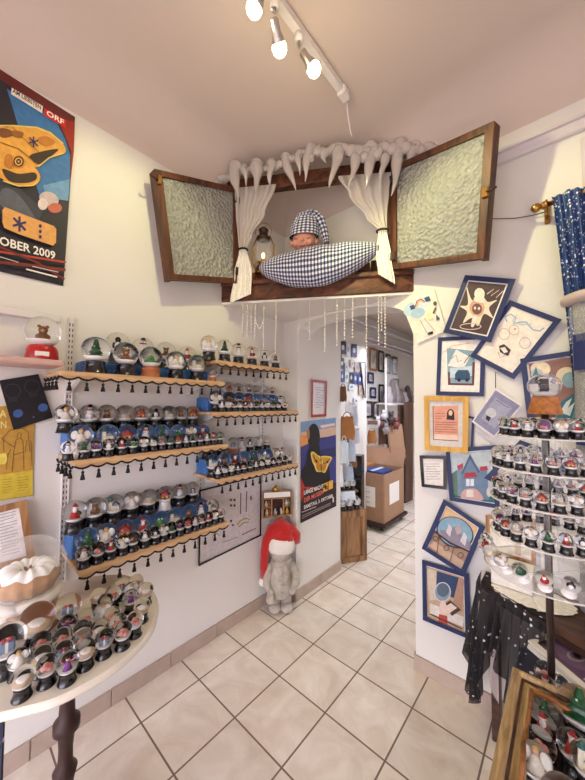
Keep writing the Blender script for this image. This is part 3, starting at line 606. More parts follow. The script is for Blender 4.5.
def riser(nm, y0, y1, z, h, x1=-1.683):
    b = MB(); b.box(((XW+.006+x1)/2, (y0+y1)/2, z+h/2), (x1-XW-.008, y1-y0, h), starblue, bev=.004)
    tag(b.build('riser_box', org=((XW+x1)/2, (y0+y1)/2, z)), f'star-strewn blue riser box at the back of the '+{'near top': 'upper-left', 'near middle': 'mid-left', 'near lowest': 'bottom-left', 'corner middle': 'mid corner', 'corner lowest': 'low corner'}[nm]+' globe shelf', 'riser box', 'blue riser boxes on the globe shelves')
RH = .105
riser('near top', .44, 1.12, ZA[0], .065, -1.70); riser('near middle', .39, 1.10, ZA[1], RH); riser('near lowest', .42, 1.13, ZA[2], RH); riser('corner middle', 1.11, 1.76, ZBs[1], .085); riser('corner lowest', 1.12, 1.72, ZBs[2], .095)
NMS = {'near top': 'upper-left shelf', 'near middle': 'mid-left shelf', 'near lowest': 'bottom-left shelf', 'corner top': 'upper corner shelf', 'corner middle': 'mid corner shelf', 'corner lowest': 'low corner shelf'}
w = lambda r, s: f'the {r} row, {NMS[s]}'
g = lambda r, s: f'globes in the {r} row of the {NMS[s]}'
row([96, 126, 151, 176, 197], -1.632, ZA[0], .118, .105, ['tree', 'bear', 'frog', 'angel', 'church'], w('front', 'near top'), g('front', 'near top'), {2: 'terra'}, size='large ')
row([118, 143, 166, 187], -1.752, ZA[0]+.065, .115, .104, ['bird', 'snowman', 'bear', 'red'], w('back', 'near top'), g('back', 'near top'), size='large ')
row([213], -1.60, ZA[0], .05, .05, ['rose'], 'the right-end spot, upper-left shelf', g('end', 'near top'), {0: 'terra'})
row([209, 224.6, 238.5, 252, 264.5, 275.5], -1.63, ZBs[0], .105, .085, ['angel', 'tree', 'snowman', 'red', 'bird', 'bear'], w('single', 'corner top'), g('single', 'corner top'))
row([78, 99, 117, 134, 150, 165, 177], -1.79, ZA[1]+RH, .07, .066, ['angel', 'cake', 'bird', 'church'], w('rear', 'near middle'), g('rear', 'near middle'))
row([86, 105, 124, 142, 158, 173, 187], -1.79, ZA[2]+RH, .075, .068, ['snowman', 'cake', 'bear', 'church'], w('rear', 'near lowest'), g('rear', 'near lowest'))
row([66, 90, 107, 125, 141, 156, 169, 181, 193], -1.735, ZA[1]+RH, .09, .082, ['angel', 'snowman', 'bear', 'cake', 'house', 'bird', 'church', 'bear', 'house'], w('back', 'near middle'), g('back', 'near middle'))
row([81, 108, 127, 146, 161.5, 178, 191, 203], -1.636, ZA[1], .098, .08, ['angel', 'church', 'house', 'snowman', 'tree', 'frog', 'angel', 'red'], w('middle', 'near middle'), g('middle', 'near middle'), {0: 'white'})
row([68, 84, 96, 109, 122, 133, 144, 153.5, 162, 170, 178, 186, 193, 200, 207, 213.5, 220], -1.578, ZA[1], .056, .05, ['snowman', 'tree', 'skater', 'snowman', 'red', 'frog', 'angel', 'church', 'rose', 'tree', 'house'], w('front', 'near middle'), g('front', 'near middle'), size='small ')
row([75, 95, 114, 132, 149, 165, 180, 193], -1.735, ZA[2]+RH, .098, .082, ['red', 'bear', 'church', 'angel', 'cake', 'house', 'snowman', 'gift'], w('back', 'near lowest'), g('back', 'near lowest'), {5: 'white'})
row([88, 106, 125, 143, 160.5, 175, 189, 201, 212], -1.636, ZA[2], .098, .085, ['tree', 'angel', 'house', 'red', 'frog', 'church', 'bear', 'snowman', 'church'], w('middle', 'near lowest'), g('middle', 'near lowest'))
row([84, 98, 111, 123, 133, 145, 155.5, 164, 172, 180, 188, 195.5, 202, 208.5, 215, 221], -1.578, ZA[2], .062, .052, ['snowman', 'rose', 'red', 'angel', 'bear', 'snowman', 'bird', 'angel', 'tree', 'skater', 'house'], w('front', 'near lowest'), g('front', 'near lowest'), size='small ')
row([229, 239, 249, 257, 265, 272], -1.735, ZBs[1]+.085, .075, .068, ['house', 'bear', 'red', 'rose', 'gift', 'red'], w('back', 'corner middle'), g('back', 'corner middle'))
row([216, 229, 239, 248, 257, 266, 273.5, 280.5], -1.64, ZBs[1], .09, .078, ['angel', 'bear', 'cake', 'house', 'rose', 'church', 'frog', 'snowman'], w('middle', 'corner middle'), g('middle', 'corner middle'))
row([222, 228.5, 234.5, 240, 245.5, 251, 256.5, 262, 267.5, 273, 278.5, 285], -1.578, ZBs[1], .05, .045, ['snowman', 'angel', 'rose', 'church', 'red', 'snowman', 'tree'], w('front', 'corner middle'), g('front', 'corner middle'), size='small ')
row([207, 217, 233, 242, 250, 258.5, 267], -1.735, ZBs[2]+.095, .085, .072, ['bear', 'house', 'gift', 'snowman', 'bird', 'angel', 'cake'], w('back', 'corner lowest'), g('back', 'corner lowest'), {2: 'terra', 3: 'white'})
row([213, 224, 235, 244, 253, 261, 268, 275.5, 282], -1.64, ZBs[2], .092, .08, ['church', 'bear', 'red', 'rose', 'tree', 'church', 'gift', 'angel', 'snowman'], w('middle', 'corner lowest'), g('middle', 'corner lowest'))
row([218, 225, 231.5, 238, 244, 250, 256, 262, 268, 273.5, 279, 284.5, 290], -1.578, ZBs[2], .052, .045, ['snowman', 'church', 'angel', 'bird', 'rose', 'tree'], w('front', 'corner lowest'), g('front', 'corner lowest'), size='small ')
# slotted rails that carry the shelves
for yy, z0, z1, lb in ((.418, .72, 1.99, 'white slotted shelf rail nearest the gold poster'), (1.15, .62, 1.9, 'white slotted shelf rail between the near and corner shelves'), (1.70, .95, 1.86, 'white slotted shelf rail nearest the room corner')):
    m_ = MB(); m_.box((XW+.0015, yy, (z0+z1)/2), (.003, .03, z1-z0), whitemetal)
    for s in (-1, 1): m_.box((XW+.006, yy+s*.0135, (z0+z1)/2), (.012, .003, z1-z0), whitemetal)
    k = z0+.02
    while k < z1-.02:
        for s in (-1, 1): m_.box((XW+.0036, yy+s*.006, k), (.001, .004, .014), fl('4A4444'))
        k += .027
    tag(m_.build('shelf_rail', org=(XW, yy, z0)), lb, 'shelf rail', 'slotted shelf rails')
# ------------------------------------------------------------------ marble table with globes
zt = .74
cp = [(-1.53, .672), (-1.41, .668), (-1.29, .635), (-1.165, .545), (-1.10, .41), (-1.10, .27), (-1.135, .19), (-1.18, .12), (-1.27, .03), (-1.42, -.05), (-1.6, -.05), (-1.75, .05), (-1.795, .25), (-1.77, .45), (-1.67, .61)]
def spline(cp, n=6):
    o = []; N = len(cp)
    for i in range(N):
        p0, p1, p2, p3 = [V((*cp[(i+k-1) % N], 0)) for k in range(4)]
        for j in range(n):
            t = j/n; o.append(.5*((2*p1)+(p2-p0)*t+(2*p0-5*p1+4*p2-p3)*t*t+(3*p1-p0-3*p2+p3)*t**3))
    return o
ol = spline(cp); cen = V((-1.45, .3, 0)); N = len(ol)
lp = onz(67, 715, .60); tb = thing('marble_table', 'oval cream marble bistro table on a brown cast iron leg, covered with small globes', 'table', (lp.x, lp.y, 0))
rings = [(.985, zt), (1., zt-.006), (1.004, zt-.014), (1., zt-.022), (.985, zt-.028)]; vs = []
for (k, z) in rings: vs += [cen+(p-cen)*k+V((0, 0, z)) for p in ol]
m_ = MB(); fs = [tuple(range(N)), tuple(range(4*N, 5*N))[::-1]]
for r in range(4): fs += [(r*N+i, r*N+(i+1) % N, (r+1)*N+(i+1) % N, (r+1)*N+i) for i in range(N)]
m_.add(vs, fs, marble); m_.build('marble_top', tb)
m_ = MB(); c = V((lp.x, lp.y, 0)); m_.lathe(c, [(.03, .0), (.028, .28), (.024, .40), (.033, .44), (.02, .46), (.019, .50), (.022, .545), (.036, .56), (.036, .585), (.022, .60), (.02, .64), (.024, .70), (.06, .711)], iron, 20); m_.build('leg', tb)
for k in range(3):
    a = k*2*PI/3+.4; d = V((math.cos(a), math.sin(a), 0)); m_ = MB(); m_.tube([c+V((0, 0, .2)), c+d*.1+V((0, 0, .17)), c+d*.2+V((0, 0, .06)), c+d*.27+V((0, 0, .014))], [.02, .018, .016, .014], iron, 10); m_.build('foot', tb)
figs = ['cake', 'rose', 'skater', 'cake', 'gift', 'rose', 'rose', 'cake', 'angel', 'rose']; used = []
small = [(29, 674), (46, 666), (71, 658.6), (87, 648), (102, 640), (118.6, 632), (132, 620), (142, 606), (18.5, 658.6), (41, 641.6), (43, 655), (62.5, 637), (69, 623), (83, 629), (62, 651), (84, 639.5), (87, 617), (98.5, 629), (102, 611), (112, 616), (107, 600.5), (119.5, 621), (131, 597), (100, 595), (120, 587), (111, 594), (136, 581.5), (146, 590), (132, 589)]
pos = []
for (x, y) in small:
    p = onz(x, y, zt+.056); pos.append(V((p.x, p.y, 0)))
for it in range(60):           # let neighbours stand clear of each other
    for i in range(len(pos)):
        for j in range(i):
            d = pos[i]-pos[j]; L_ = d.length
            if L_ < .0555: q = d/max(L_, 1e-6)*(.0555-L_)*.5; pos[i] += q; pos[j] -= q
order = sorted(range(len(pos)), key=lambda i: col_of(pos[i]+V((0, 0, zt))))
rim = [0, 1, 2, 3, 4, 5, 6, 7]
for i, p in enumerate(pos):
    f = figs[i % len(figs)]; k = order.index(i)
    lab = f'small globe with {FIG[f][1]}, {ORD[rim.index(i)]} from left along the marble table front rim' if i in rim else f'small globe with {FIG[f][1]} on the marble table, {ORD[k] if k < 20 else ORD[len(pos)-1-k]} from {"left" if k < 20 else "right"} behind the rim'
    globe((p.x, p.y, zt), .058, f, 'black', lab, 'small globes on the marble table', fs=1.35)
for (x, y, D, f, lb) in [(68, 606, .085, 'gift', 'mid-size globe with a white card inside, on the marble table beside the giant cake globe'), (37, 619, .105, 'cake', 'mid-size globe with a glassy cake, in front of the giant cake globe'), (7, 640, .10, 'gift', 'mid-size globe with a white card, at the near left edge of the marble table'), (4, 618, .10, 'angel', 'mid-size globe half out of view behind the one at the marble table edge')]:
    p = onz(x, y, zt+.97*D); globe((p.x, p.y, zt), D, f, 'black', lb, 'mid-size globes on the marble table')
# the giant globe with a ring cake
gc = V((-1.53, .245, zt)); gl = thing('giant_snow_globe', 'giant snow globe holding a sugar-dusted ring cake on a copper-brown drum base', 'snow globe', gc)
m_ = MB(); m_.lathe(gc, [(.106, 0), (.107, .016), (.099, .024), (.096, .088), (.1, .094), (.09, .098)], mat('copper_brown_lacquer', 'B87A55', .3, coat=.4), 36); m_.build('drum_base', gl)
m_ = MB(); m_.lathe(gc+V((0, 0, .098)), [(.085, 0), (.104, .003), (.11, .016), (.106, .03), (.088, .036)], mat('cream_collar', 'EFE8DC', .35), 36); m_.build('collar', gl)
m_ = MB(); m_.ball(gc+V((0, 0, .208)), .122, rimglass, 36, 24, z0=-.7); m_.build('glass_ball', gl)
m_ = MB(); ck = gc+V((0, 0, .178))
def cake(u, v):
    a, b_ = u*2*PI, v*2*PI; r = .041*(1+.07*math.cos(14*a)); R1 = .056; return ck+V(((R1+r*math.cos(b_))*math.cos(a), (R1+r*math.cos(b_))*math.sin(a), r*1.15*math.sin(b_)))
m_.grid(cake, 84, 20, mat('golden_cake', 'B88A5C', .8, noise=.2, scale=40)); o = m_.build('ring_cake', gl)
m_ = MB()
def sug(u, v):
    a = u*2*PI; b_ = (.06+.30*v+.02*math.sin(a*9))*2*PI+.2; r = .0425*(1+.07*math.cos(14*a)); R1 = .056; return ck+V((0, 0, .001))+V(((R1+r*math.cos(b_))*math.cos(a), (R1+r*math.cos(b_))*math.sin(a), r*1.17*math.sin(b_)))
m_.grid(sug, 84, 12, snowm); m_.build('icing_sugar', o)
# dark star-strewn cloth hanging at the near end of the table
m_ = MB()
q0, q1 = onz(-22, 690, .70), onz(3, 694, .70)
m_.grid(lambda u, v: q0.lerp(q1, u)+V((.012*math.sin(u*14+v*2)-.02*v+.035*v*u, .012*math.cos(u*14), -.6*v)), 24, 20, starnavy)
tag(m_.build('star_cloth', org=q1-V((0, 0, .6))), 'dark blue star-strewn cloth hanging beside the marble table', 'cloth')
# ------------------------------------------------------------------ pictures
def PB(x, y, o=0.): return ony(x, y, YW-.001-o)
def PL(x, y, o=0.): return onx(x, y, XW+.001+o)
def PP(x, y, o=0.): return onx(x, y, AX0+.001+o)
def draw(mb_, pf, off, art, step=.0005):
    q = off
    for a in art:
        q += step; k = a[0]; m = flat(a[1]) if isinstance(a[1], str) else a[1]
        if k == 's': a = ('p', a[1], [(p.x, p.y) for p in spline(a[2], 5)]); k = 'p'
        if k == 'p': mb_.add([pf(x, y, q) for x, y in a[2]], [tuple(range(len(a[2])))], m)
        elif k == 'e':
            cx, cy, rx, ry = a[2:6]; th = math.radians(a[6]) if len(a) > 6 else 0; c_, s_ = math.cos(th), math.sin(th)
            pts = [(rx*math.cos(t), ry*math.sin(t)) for t in [2*PI*i/28 for i in range(28)]]
            mb_.add([pf(cx+x*c_-y*s_, cy+x*s_+y*c_, q) for x, y in pts], [tuple(range(28))], m)
        elif k == 'l':       # a drawn line, width in photo pixels
            w_ = a[2]/2; pts = a[3]; vs = []; fs = []
            for i, (x, y) in enumerate(pts):
                x0, y0 = pts[max(0, i-1)]; x1, y1 = pts[min(len(pts)-1, i+1)]; L_ = math.hypot(x1-x0, y1-y0) or 1; nx, ny = -(y1-y0)/L_*w_, (x1-x0)/L_*w_
                vs += [pf(x+nx, y+ny, q), pf(x-nx, y-ny, q)]
            fs = [(2*i, 2*i+1, 2*i+3, 2*i+2) for i in range(len(pts)-1)]; mb_.add(vs, fs, m)
        elif k == 't':       # lettering: text, baseline start, baseline end, cap-height point above start
            (x0, y0), (x1, y1), (x2, y2) = a[3:6]; A, B, Cc = pf(x0, y0, q), pf(x1, y1, q), pf(x2, y2, q); text_into(mb_, a[2], A, B-A, Cc-A, (Cc-A).length, m, width=(B-A).length)
def ring(cx, cy, r, n=20, ry=None): return [(cx+r*math.cos(2*PI*i/n), cy+(ry or r)*math.sin(2*PI*i/n)) for i in range(n+1)]
def picture(name, label, cat, quad, pf, fw, depth, fm, paper, art, off=0., matw=0., matm=None, group=None, back=None):
    O = [pf(x, y, off) for x, y in quad]; O2 = [pf(x, y, off+depth) for x, y in quad]
    org = (O[2]+O[3])/2; t = thing(name, label, cat, org, group)
    def inset(P, w_):
        c = sum(P, V((0, 0, 0)))/4; r_ = []
        for i in range(4):
            a, b, c_ = P[i-1], P[i], P[(i+1) % 4]; e1 = (a-b).normalized(); e2 = (c_-b).normalized(); sn = e1.cross(e2).length; r_.append(b+(e1+e2)*(w_/max(sn, .3)))
        return r_
    m_ = MB()
    if fw:
        I, I2 = inset(O, fw), inset(O2, fw)
        for i in range(4):
            j = (i+1) % 4; m_.add([O[i], O[j], I[j], I[i], O2[i], O2[j], I2[j], I2[i]], [(0, 1, 2, 3), (7, 6, 5, 4), (0, 4, 5, 1), (3, 2, 6, 7), (1, 5, 6, 2), (0, 3, 7, 4)], fm)
        m_.build('frame', t)
    k = depth*.45 if fw else depth; P1 = [O[i].lerp(O2[i], .45 if fw else 1.) for i in range(4)]
    if matw:
        m_ = MB(); Q = inset(P1, fw*.8) if fw else P1; m_.add(Q, [(0, 1, 2, 3)], matm or white); m_.build('mat_board', t); Q = inset(P1, fw+matw)
    else: Q = inset(P1, fw*.8) if fw else P1
    m_ = MB()
    if not fw: m_.add(O+O2, [(0, 1, 2, 3), (7, 6, 5, 4), (0, 4, 5, 1), (1, 5, 6, 2), (2, 6, 7, 3), (3, 7, 4, 0)], flat(paper) if isinstance(paper, str) else paper)
    m_.add([p+(O2[i]-O[i]).normalized()*.0008 for i, p in enumerate(Q)], [(0, 1, 2, 3)], flat(paper) if isinstance(paper, str) else paper)
    draw(m_, pf, off+k+.0008, art); m_.build('print', t)
    return t
tl = lambda x0, y0, x1, y1, n, dy, c='8A8078', w=.5, sk=0.: [('l', c, w, [(x0+sk*i, y0+dy*i), (x1-(3 if i % 3 == 2 else 0)+sk*i, y1+dy*i)]) for i in range(n)]
G1 = 'pictures on the back wall'
picture('framed_drawing', 'blue framed white flaming figure drawing on a dark brown ground', 'picture', [(465, 275), (516, 279), (491, 342.5), (443, 332.5)], PB, .026, .013, navy, '4C383A',
    [('s', 'E9DCC4', [(466, 284), (472, 300), (482, 296), (488, 302), (497, 300), (489, 308), (493, 318), (484, 314), (478, 326), (472, 318), (463, 323), (467, 312), (460, 306), (468, 304)]), ('e', 'D9A48C', 477, 308, 7.5, 8.5), ('e', '6E4A46', 477, 309, 5, 5.5), ('e', 'E8D8C8', 475, 308, 1.2, 1.6), ('e', 'E8D8C8', 479, 308.5, 1.2, 1.6),
     ('e', 'EFE4D6', 479.5, 294, 5.2, 6), ('s', 'EFE4D6', [(475, 297), (484, 299), (483, 303), (474.5, 301)]), ('s', 'EFE4D6', [(473, 317), (477, 316), (474, 326), (471, 326)]), ('l', 'D8C4B0', .9, ring(470.5, 326.5, 10.5, 20, 3)), ('l', 'E8D8C4', .9, [(487, 294), (494, 289), (491, 296), (499, 290), (496, 298), (503, 291)])], .026, .007, white, G1)
picture('framed_drawing', 'blue framed pale line drawing with a cyan swirl, tilted beside the dark flaming figure', 'picture', [(510, 300), (562, 319.5), (514, 379.5), (470, 356)], PB, .024, .012, navy, 'F1E7D8',
    [('l', '8FB6CC', 1.4, [(507, 322), (505, 317), (511, 314), (516, 318), (513, 324), (520, 322), (526, 322), (533, 330), (540, 331), (544, 328)]), ('l', '9FC0D2', .8, [(517, 315), (512, 321), (522, 325), (531, 324)]), ('l', 'C4A89C', .6, ring(504, 334, 5.5)), ('l', 'C4A89C', .6, ring(514, 330, 5)), ('l', 'B4A8A8', .6, ring(525, 343, 5.5)), ('e', 'C88878', 515, 329, 1, 1),
     ('p', '3A3438', [(499, 346), (504, 344), (511, 350), (508, 356), (500, 352)]), ('p', 'E8E0D4', [(500, 348), (505, 347), (508, 352), (504, 353)]), ('l', 'B0A08A', .7, [(498, 352), (500, 358), (505, 355)])], .013, 0, None, G1)
picture('framed_drawing', 'blue framed street scene with a white mount, under the dark flaming figure', 'picture', [(438, 337.5), (486, 335), (484, 396.5), (436, 395)], PB, .022, .011, navy, 'F4EEE6',
    [('p', '8AA6B8', [(446.7, 348), (475, 351), (474, 385.5), (448, 385)]), ('p', '6A3A3C', [(448, 372), (450, 372), (450.5, 383), (472, 383.5), (472.5, 362), (475, 362), (474, 385.5), (448, 385)]), ('p', 'EFEAE2', [(456, 349.5), (470, 357), (464, 368), (447.5, 366)]), ('l', '6A7A80', .6, [(451, 359), (456, 355), (458, 362), (462, 360)]), ('p', 'C8DCE4', [(450, 368), (472, 366), (472, 376), (450, 378)]),
     ('p', '2F5070', [(455, 374), (458, 370), (468, 370), (470, 374), (470, 380), (455, 380)]), ('e', '1A1A22', 459, 380, 1.8, 1.8), ('e', '1A1A22', 467, 380, 1.8, 1.8), ('l', '5A4A48', .8, [(464, 363), (470, 355)]), ('l', 'E0A088', .6, [(444, 352), (452, 346), (470, 343)])], .001, 0, None, G1)
picture('framed_article', 'yellow-wood framed salmon newspaper clipping with a portrait photo', 'picture', [(424, 396), (468.8, 396.5), (468, 453.5), (424.6, 450)], PB, .028, .018, yellowwood, 'D6D0CC',
    [('p', 'E2A288', [(433, 406), (458, 406), (458.4, 441), (433.4, 439.5)]), ('l', '3A2A28', .7, [(433, 406), (433.4, 439.5), (458.4, 441)]), ('p', 'F0D0BC', [(433.6, 434), (457.8, 435), (458, 440.4), (434, 439)]), ('e', '2A1C1A', 450.6, 414, 3.6, 5), ('p', '2A1C1A', [(447, 414), (454, 414), (454.5, 420), (446.5, 419.5)]), ('e', 'EBC4A8', 450.5, 413, 2, 2.8)]+tl(435, 413.5, 445, 413.5, 3, 2.6, '9A5A4C')+tl(435, 422, 457, 422.6, 5, 2.4, '9A5A4C'), .024, 0, None, G1)
picture('framed_certificate', 'small black framed white text sheet below the yellow-wood frame', 'picture', [(419.4, 455.4), (446.6, 456), (446.7, 489.8), (421.6, 486.8)], PB, .018, .016, black, 'EFE9E2', tl(425.5, 464, 440, 464, 7, 2.5, '8A827C', .45, .1), .014, 0, None, G1)
picture('framed_drawing', 'blue framed painting of a blue gabled house with red awnings', 'picture', [(445.6, 449), (495.8, 445), (500, 509), (449.6, 500.6)], PB, .022, .018, navy, 'BFCBD0',
    [('p', '2F6A6A', [(451, 490), (498, 494), (498, 506), (452, 499)]), ('p', '5E7A6A', [(451, 474), (457, 470), (460, 496), (452, 494)]), ('p', '7A93A8', [(457, 474), (457, 470), (463, 468), (463, 478), (464, 497), (458, 496)]), ('p', '6E88A4', [(461, 474), (470, 455), (480, 471), (486, 474), (489, 500), (462, 498)]), ('p', '4E6486', [(461, 474), (470, 454), (480, 472), (478, 473), (470, 459), (463, 474)]), ('p', '6C86A2', [(481, 470), (487, 469), (489, 498), (483, 498)]), ('p', 'B03A48', [(464.5, 473), (475, 472), (477, 477), (464, 478)]), ('p', 'B03A48', [(457, 466), (463, 463), (463, 468), (458, 470)]), ('p', 'B03A48', [(480, 467), (487, 466), (488, 470), (480, 471)]),
     ('p', 'DCE4EA', [(466, 479), (474, 479), (474, 486), (466, 486)]), ('l', '3A4A66', .6, [(470, 479), (470, 486)]), ('s', 'CFA7A0', [(464, 490), (476, 489), (483, 500), (462, 499)]), ('p', 'E6DCD4', [(467, 490), (473, 490), (474, 497), (466, 497)]), ('e', 'D8D0CC', 489, 492, 2.5, 5), ('l', 'E8ECEC', 1.2, [(452, 497.5), (498, 504)])], .008, .004, white, G1)
picture('framed_drawing', 'tilted blue framed painting of a globe scene on a stone drum', 'picture', [(443.7, 499), (485.5, 527), (464.3, 576), (421.6, 548.5)], PB, .024, .02, navy, 'E3BE8C',
    [('p', 'A5856E', [(433, 532), (440, 530), (470, 552), (474, 552), (462, 571), (428, 549)]), ('p', 'C4A68C', [(429, 546), (434, 541), (466, 563), (462, 570)]), ('e', '3A3440', 455, 532.5, 19.5, 15, 28), ('e', '86A8BA', 455, 532, 18.2, 13.8, 28), ('s', '8E8490', [(440, 530), (448, 531), (455, 527), (462, 535), (472, 546), (466, 549), (446, 540)]), ('p', 'D8D2D0', [(446, 532), (449, 524), (452, 528), (450, 537)]), ('p', 'D8D2D0', [(460, 541), (464, 532), (467, 537), (465, 546)]), ('p', 'B8A8A8', [(455, 528), (460, 524), (462, 532), (457, 535)]),
     ('l', '3A2A24', 1.8, [(434, 531), (450, 543), (470, 552)]), ('l', '5A4030', .8, ring(435.5, 538.5, 2.3)), ('l', '5A4030', .8, ring(446.5, 548, 2.6)), ('l', '5A4030', .8, ring(460.5, 555.5, 2.8)), ('l', '6A4C3A', .8, [(439, 536), (437, 553)]), ('l', '6A4C3A', .8, [(454, 546), (450, 562)])], .024, .004, white, G1)
picture('framed_drawing', 'blue framed painting of a red-cuffed hand at a night window, lowest picture', 'picture', [(422, 560), (468.8, 574), (470.4, 640), (422.8, 620)], PB, .024, .02, navy, 'C9A98A',
    [('p', '2E4468', [(437, 571), (460, 578), (458, 600), (436, 590)]), ('p', 'D8C6B0', [(426, 568), (436, 571), (436, 600), (430, 600)]), ('p', 'B89078', [(459, 577), (464, 580), (462, 612), (452, 606)]), ('p', 'E6DED4', [(430, 603), (464, 617), (463, 627), (430, 613)]), ('e', '8FA0AC', 442.5, 592, 8, 9.5), ('e', '5A6A7C', 443, 590, 6, 7), ('l', 'D8DCE0', .9, ring(442.5, 592, 8, 20, 9.5)), ('p', '4A342C', [(443, 606), (450, 600), (461, 610), (452, 616)]), ('p', 'E6DACA', [(446, 606), (451, 603), (457, 608), (451, 612)]),
     ('s', 'E8CFC0', [(440, 604), (444, 600), (447, 606), (453, 606), (452, 611), (446, 616), (440, 615)]), ('p', 'B8463C', [(439, 614), (447, 616), (447.5, 625), (438.5, 622)]), ('l', '3A302C', 1., [(430, 614), (462, 629)])], .002, .003, white, G1)
def lavender():
    q = [(495.6, 388), (522.5, 405), (493.8, 438), (471.6, 421.7)]; c = (495.5, 413)
    i_ = lambda k: [(c[0]+(x-c[0])*k, c[1]+(y-c[1])*k) for x, y in q]
    t = picture('hanging_canvas', 'tilted pale lavender canvas with a tiny globe drawing, hung by a black cord', 'picture', q, PB, 0, .03, None, 'EAE4E6', [('p', '8A8AA6', i_(.91)), ('p', 'A3A2B8', i_(.62)), ('e', 'C6C6CC', 491, 413, 5, 4.6, -20), ('l', 'D4CFCF', .5, ring(491, 413, 5, 18, 4.6)), ('p', '1C1A20', [(486.5, 415), (491, 417.5), (488.8, 421.5), (485.8, 419)]), ('l', '5A5A78', .6, [(496, 400), (500, 402), (505, 406), (510, 408)])], .012, group=G1)
    m_ = MB(); m_.tube([PB(495.5, 372, .03), PB(495.6, 388.5, .03)], .002, blackcloth, 6); m_.build('cord', t)
lavender()
picture('framed_drawing', 'blue framed painting of teal waves and cream moons behind the globe stand top', 'picture', [(520, 358.8), (594, 347), (592, 424), (528, 426)], PB, .024, .02, navy, '93695E',
    [('l', 'B88A84', 1.2, [(527, 364), (545, 362), (560, 359), (580, 357)]), ('e', 'EAD9B8', 540.5, 369, 10, 7.5), ('e', 'EAD9B8', 567, 376, 11, 9), ('e', 'B9C2BC', 537, 374, 6, 5.5), ('p', '4A7A8C', [(532, 378), (536, 366), (540, 380)]), ('e', '8AA8B0', 570, 380, 8, 8), ('s', '2E6A78', [(556, 418), (560, 404), (570, 396), (585, 388), (590, 420), (545, 421)]), ('p', 'DCE4E0', [(560, 412), (566, 402), (572, 398), (568, 408), (575, 402), (570, 416)]), ('p', '6A98A4', [(572, 418), (576, 404), (586, 398), (586, 418)]), ('s', '5A3E38', [(531, 420), (534, 398), (545, 392), (556, 404), (552, 421)])], .002, .008, white, G1)
picture('framed_drawing', 'diamond-tilted blue framed pale print behind the acrylic stand upper tiers', 'picture', [(520, 440), (574, 459), (540, 506), (484, 478)], PB, .022, .018, navy, 'D5CFC8', [('p', '7A9AA6', [(553, 456), (566, 460), (556, 472)]), ('l', '9A9A9A', .8, [(500, 474), (520, 462), (540, 480)]), ('p', 'B9B4B0', [(505, 474), (520, 466), (532, 488), (524, 490)])], .002, .006, white, G1)
picture('framed_drawing', 'brown wooden frame with a pale print behind the acrylic stand lower tiers', 'picture', [(485.4, 515), (536, 519), (536, 566), (487, 551)], PB, .018, .016, easelwood, 'ECE2D2', [('p', 'C8A890', [(515, 526), (521, 527), (521, 556), (515, 554)])], .002, 0, None, G1)
picture('framed_drawing', 'blue framed sheet mostly hidden behind the yellow-wood frame', 'picture', [(455, 413), (474.5, 417), (473, 450), (455, 450)], PB, .012, .012, navy, 'E4DEDA', [], .0, 0, None, G1)
picture('painted_card', 'unframed pale card with a cloud and rainbow beside the arched passage', 'picture', [(401, 302), (434, 288), (446.5, 330.5), (417, 343.5)], PB, 0, .012, None, 'F0EADB',
    [('e', 'BFD6E4', 413, 309, 10, 7, -25), ('e', 'D2E2EA', 422, 302, 8, 6, -20), ('e', 'A9C8DE', 418, 313, 7, 5, -20), ('l', 'C04A3C', 1.2, [(415, 307), (417, 301), (421, 299), (425, 302)]), ('l', 'E0B050', 1., [(416.3, 307), (418, 302.5), (421, 300.5), (424, 303)]), ('p', '35507E', [(409.5, 306), (414, 304.5), (415.3, 308.5), (411, 310)]), ('p', '35507E', [(424, 298), (429, 296), (431, 300.5), (426, 302)]), ('p', 'E8E4DA', [(420, 320), (424, 318), (434, 330), (428, 335)]), ('l', '7A7470', .5, [(420, 320), (428, 335)]), ('l', '9A948C', .5, [(424, 318), (434, 330)]), ('p', '22222A', [(428, 332.5), (433, 331), (433, 334), (428, 335)]), ('e', '5A5048', 435, 303.5, 1.8, 2.2), ('p', '6A5A30', [(435, 307), (436.5, 308), (434, 314), (432.5, 313)]), ('p', '36466A', [(436, 314), (440, 319), (436.5, 321)]), ('p', 'F0E4A8', [(426, 315), (430, 312), (433, 318), (429, 320)])], .002)
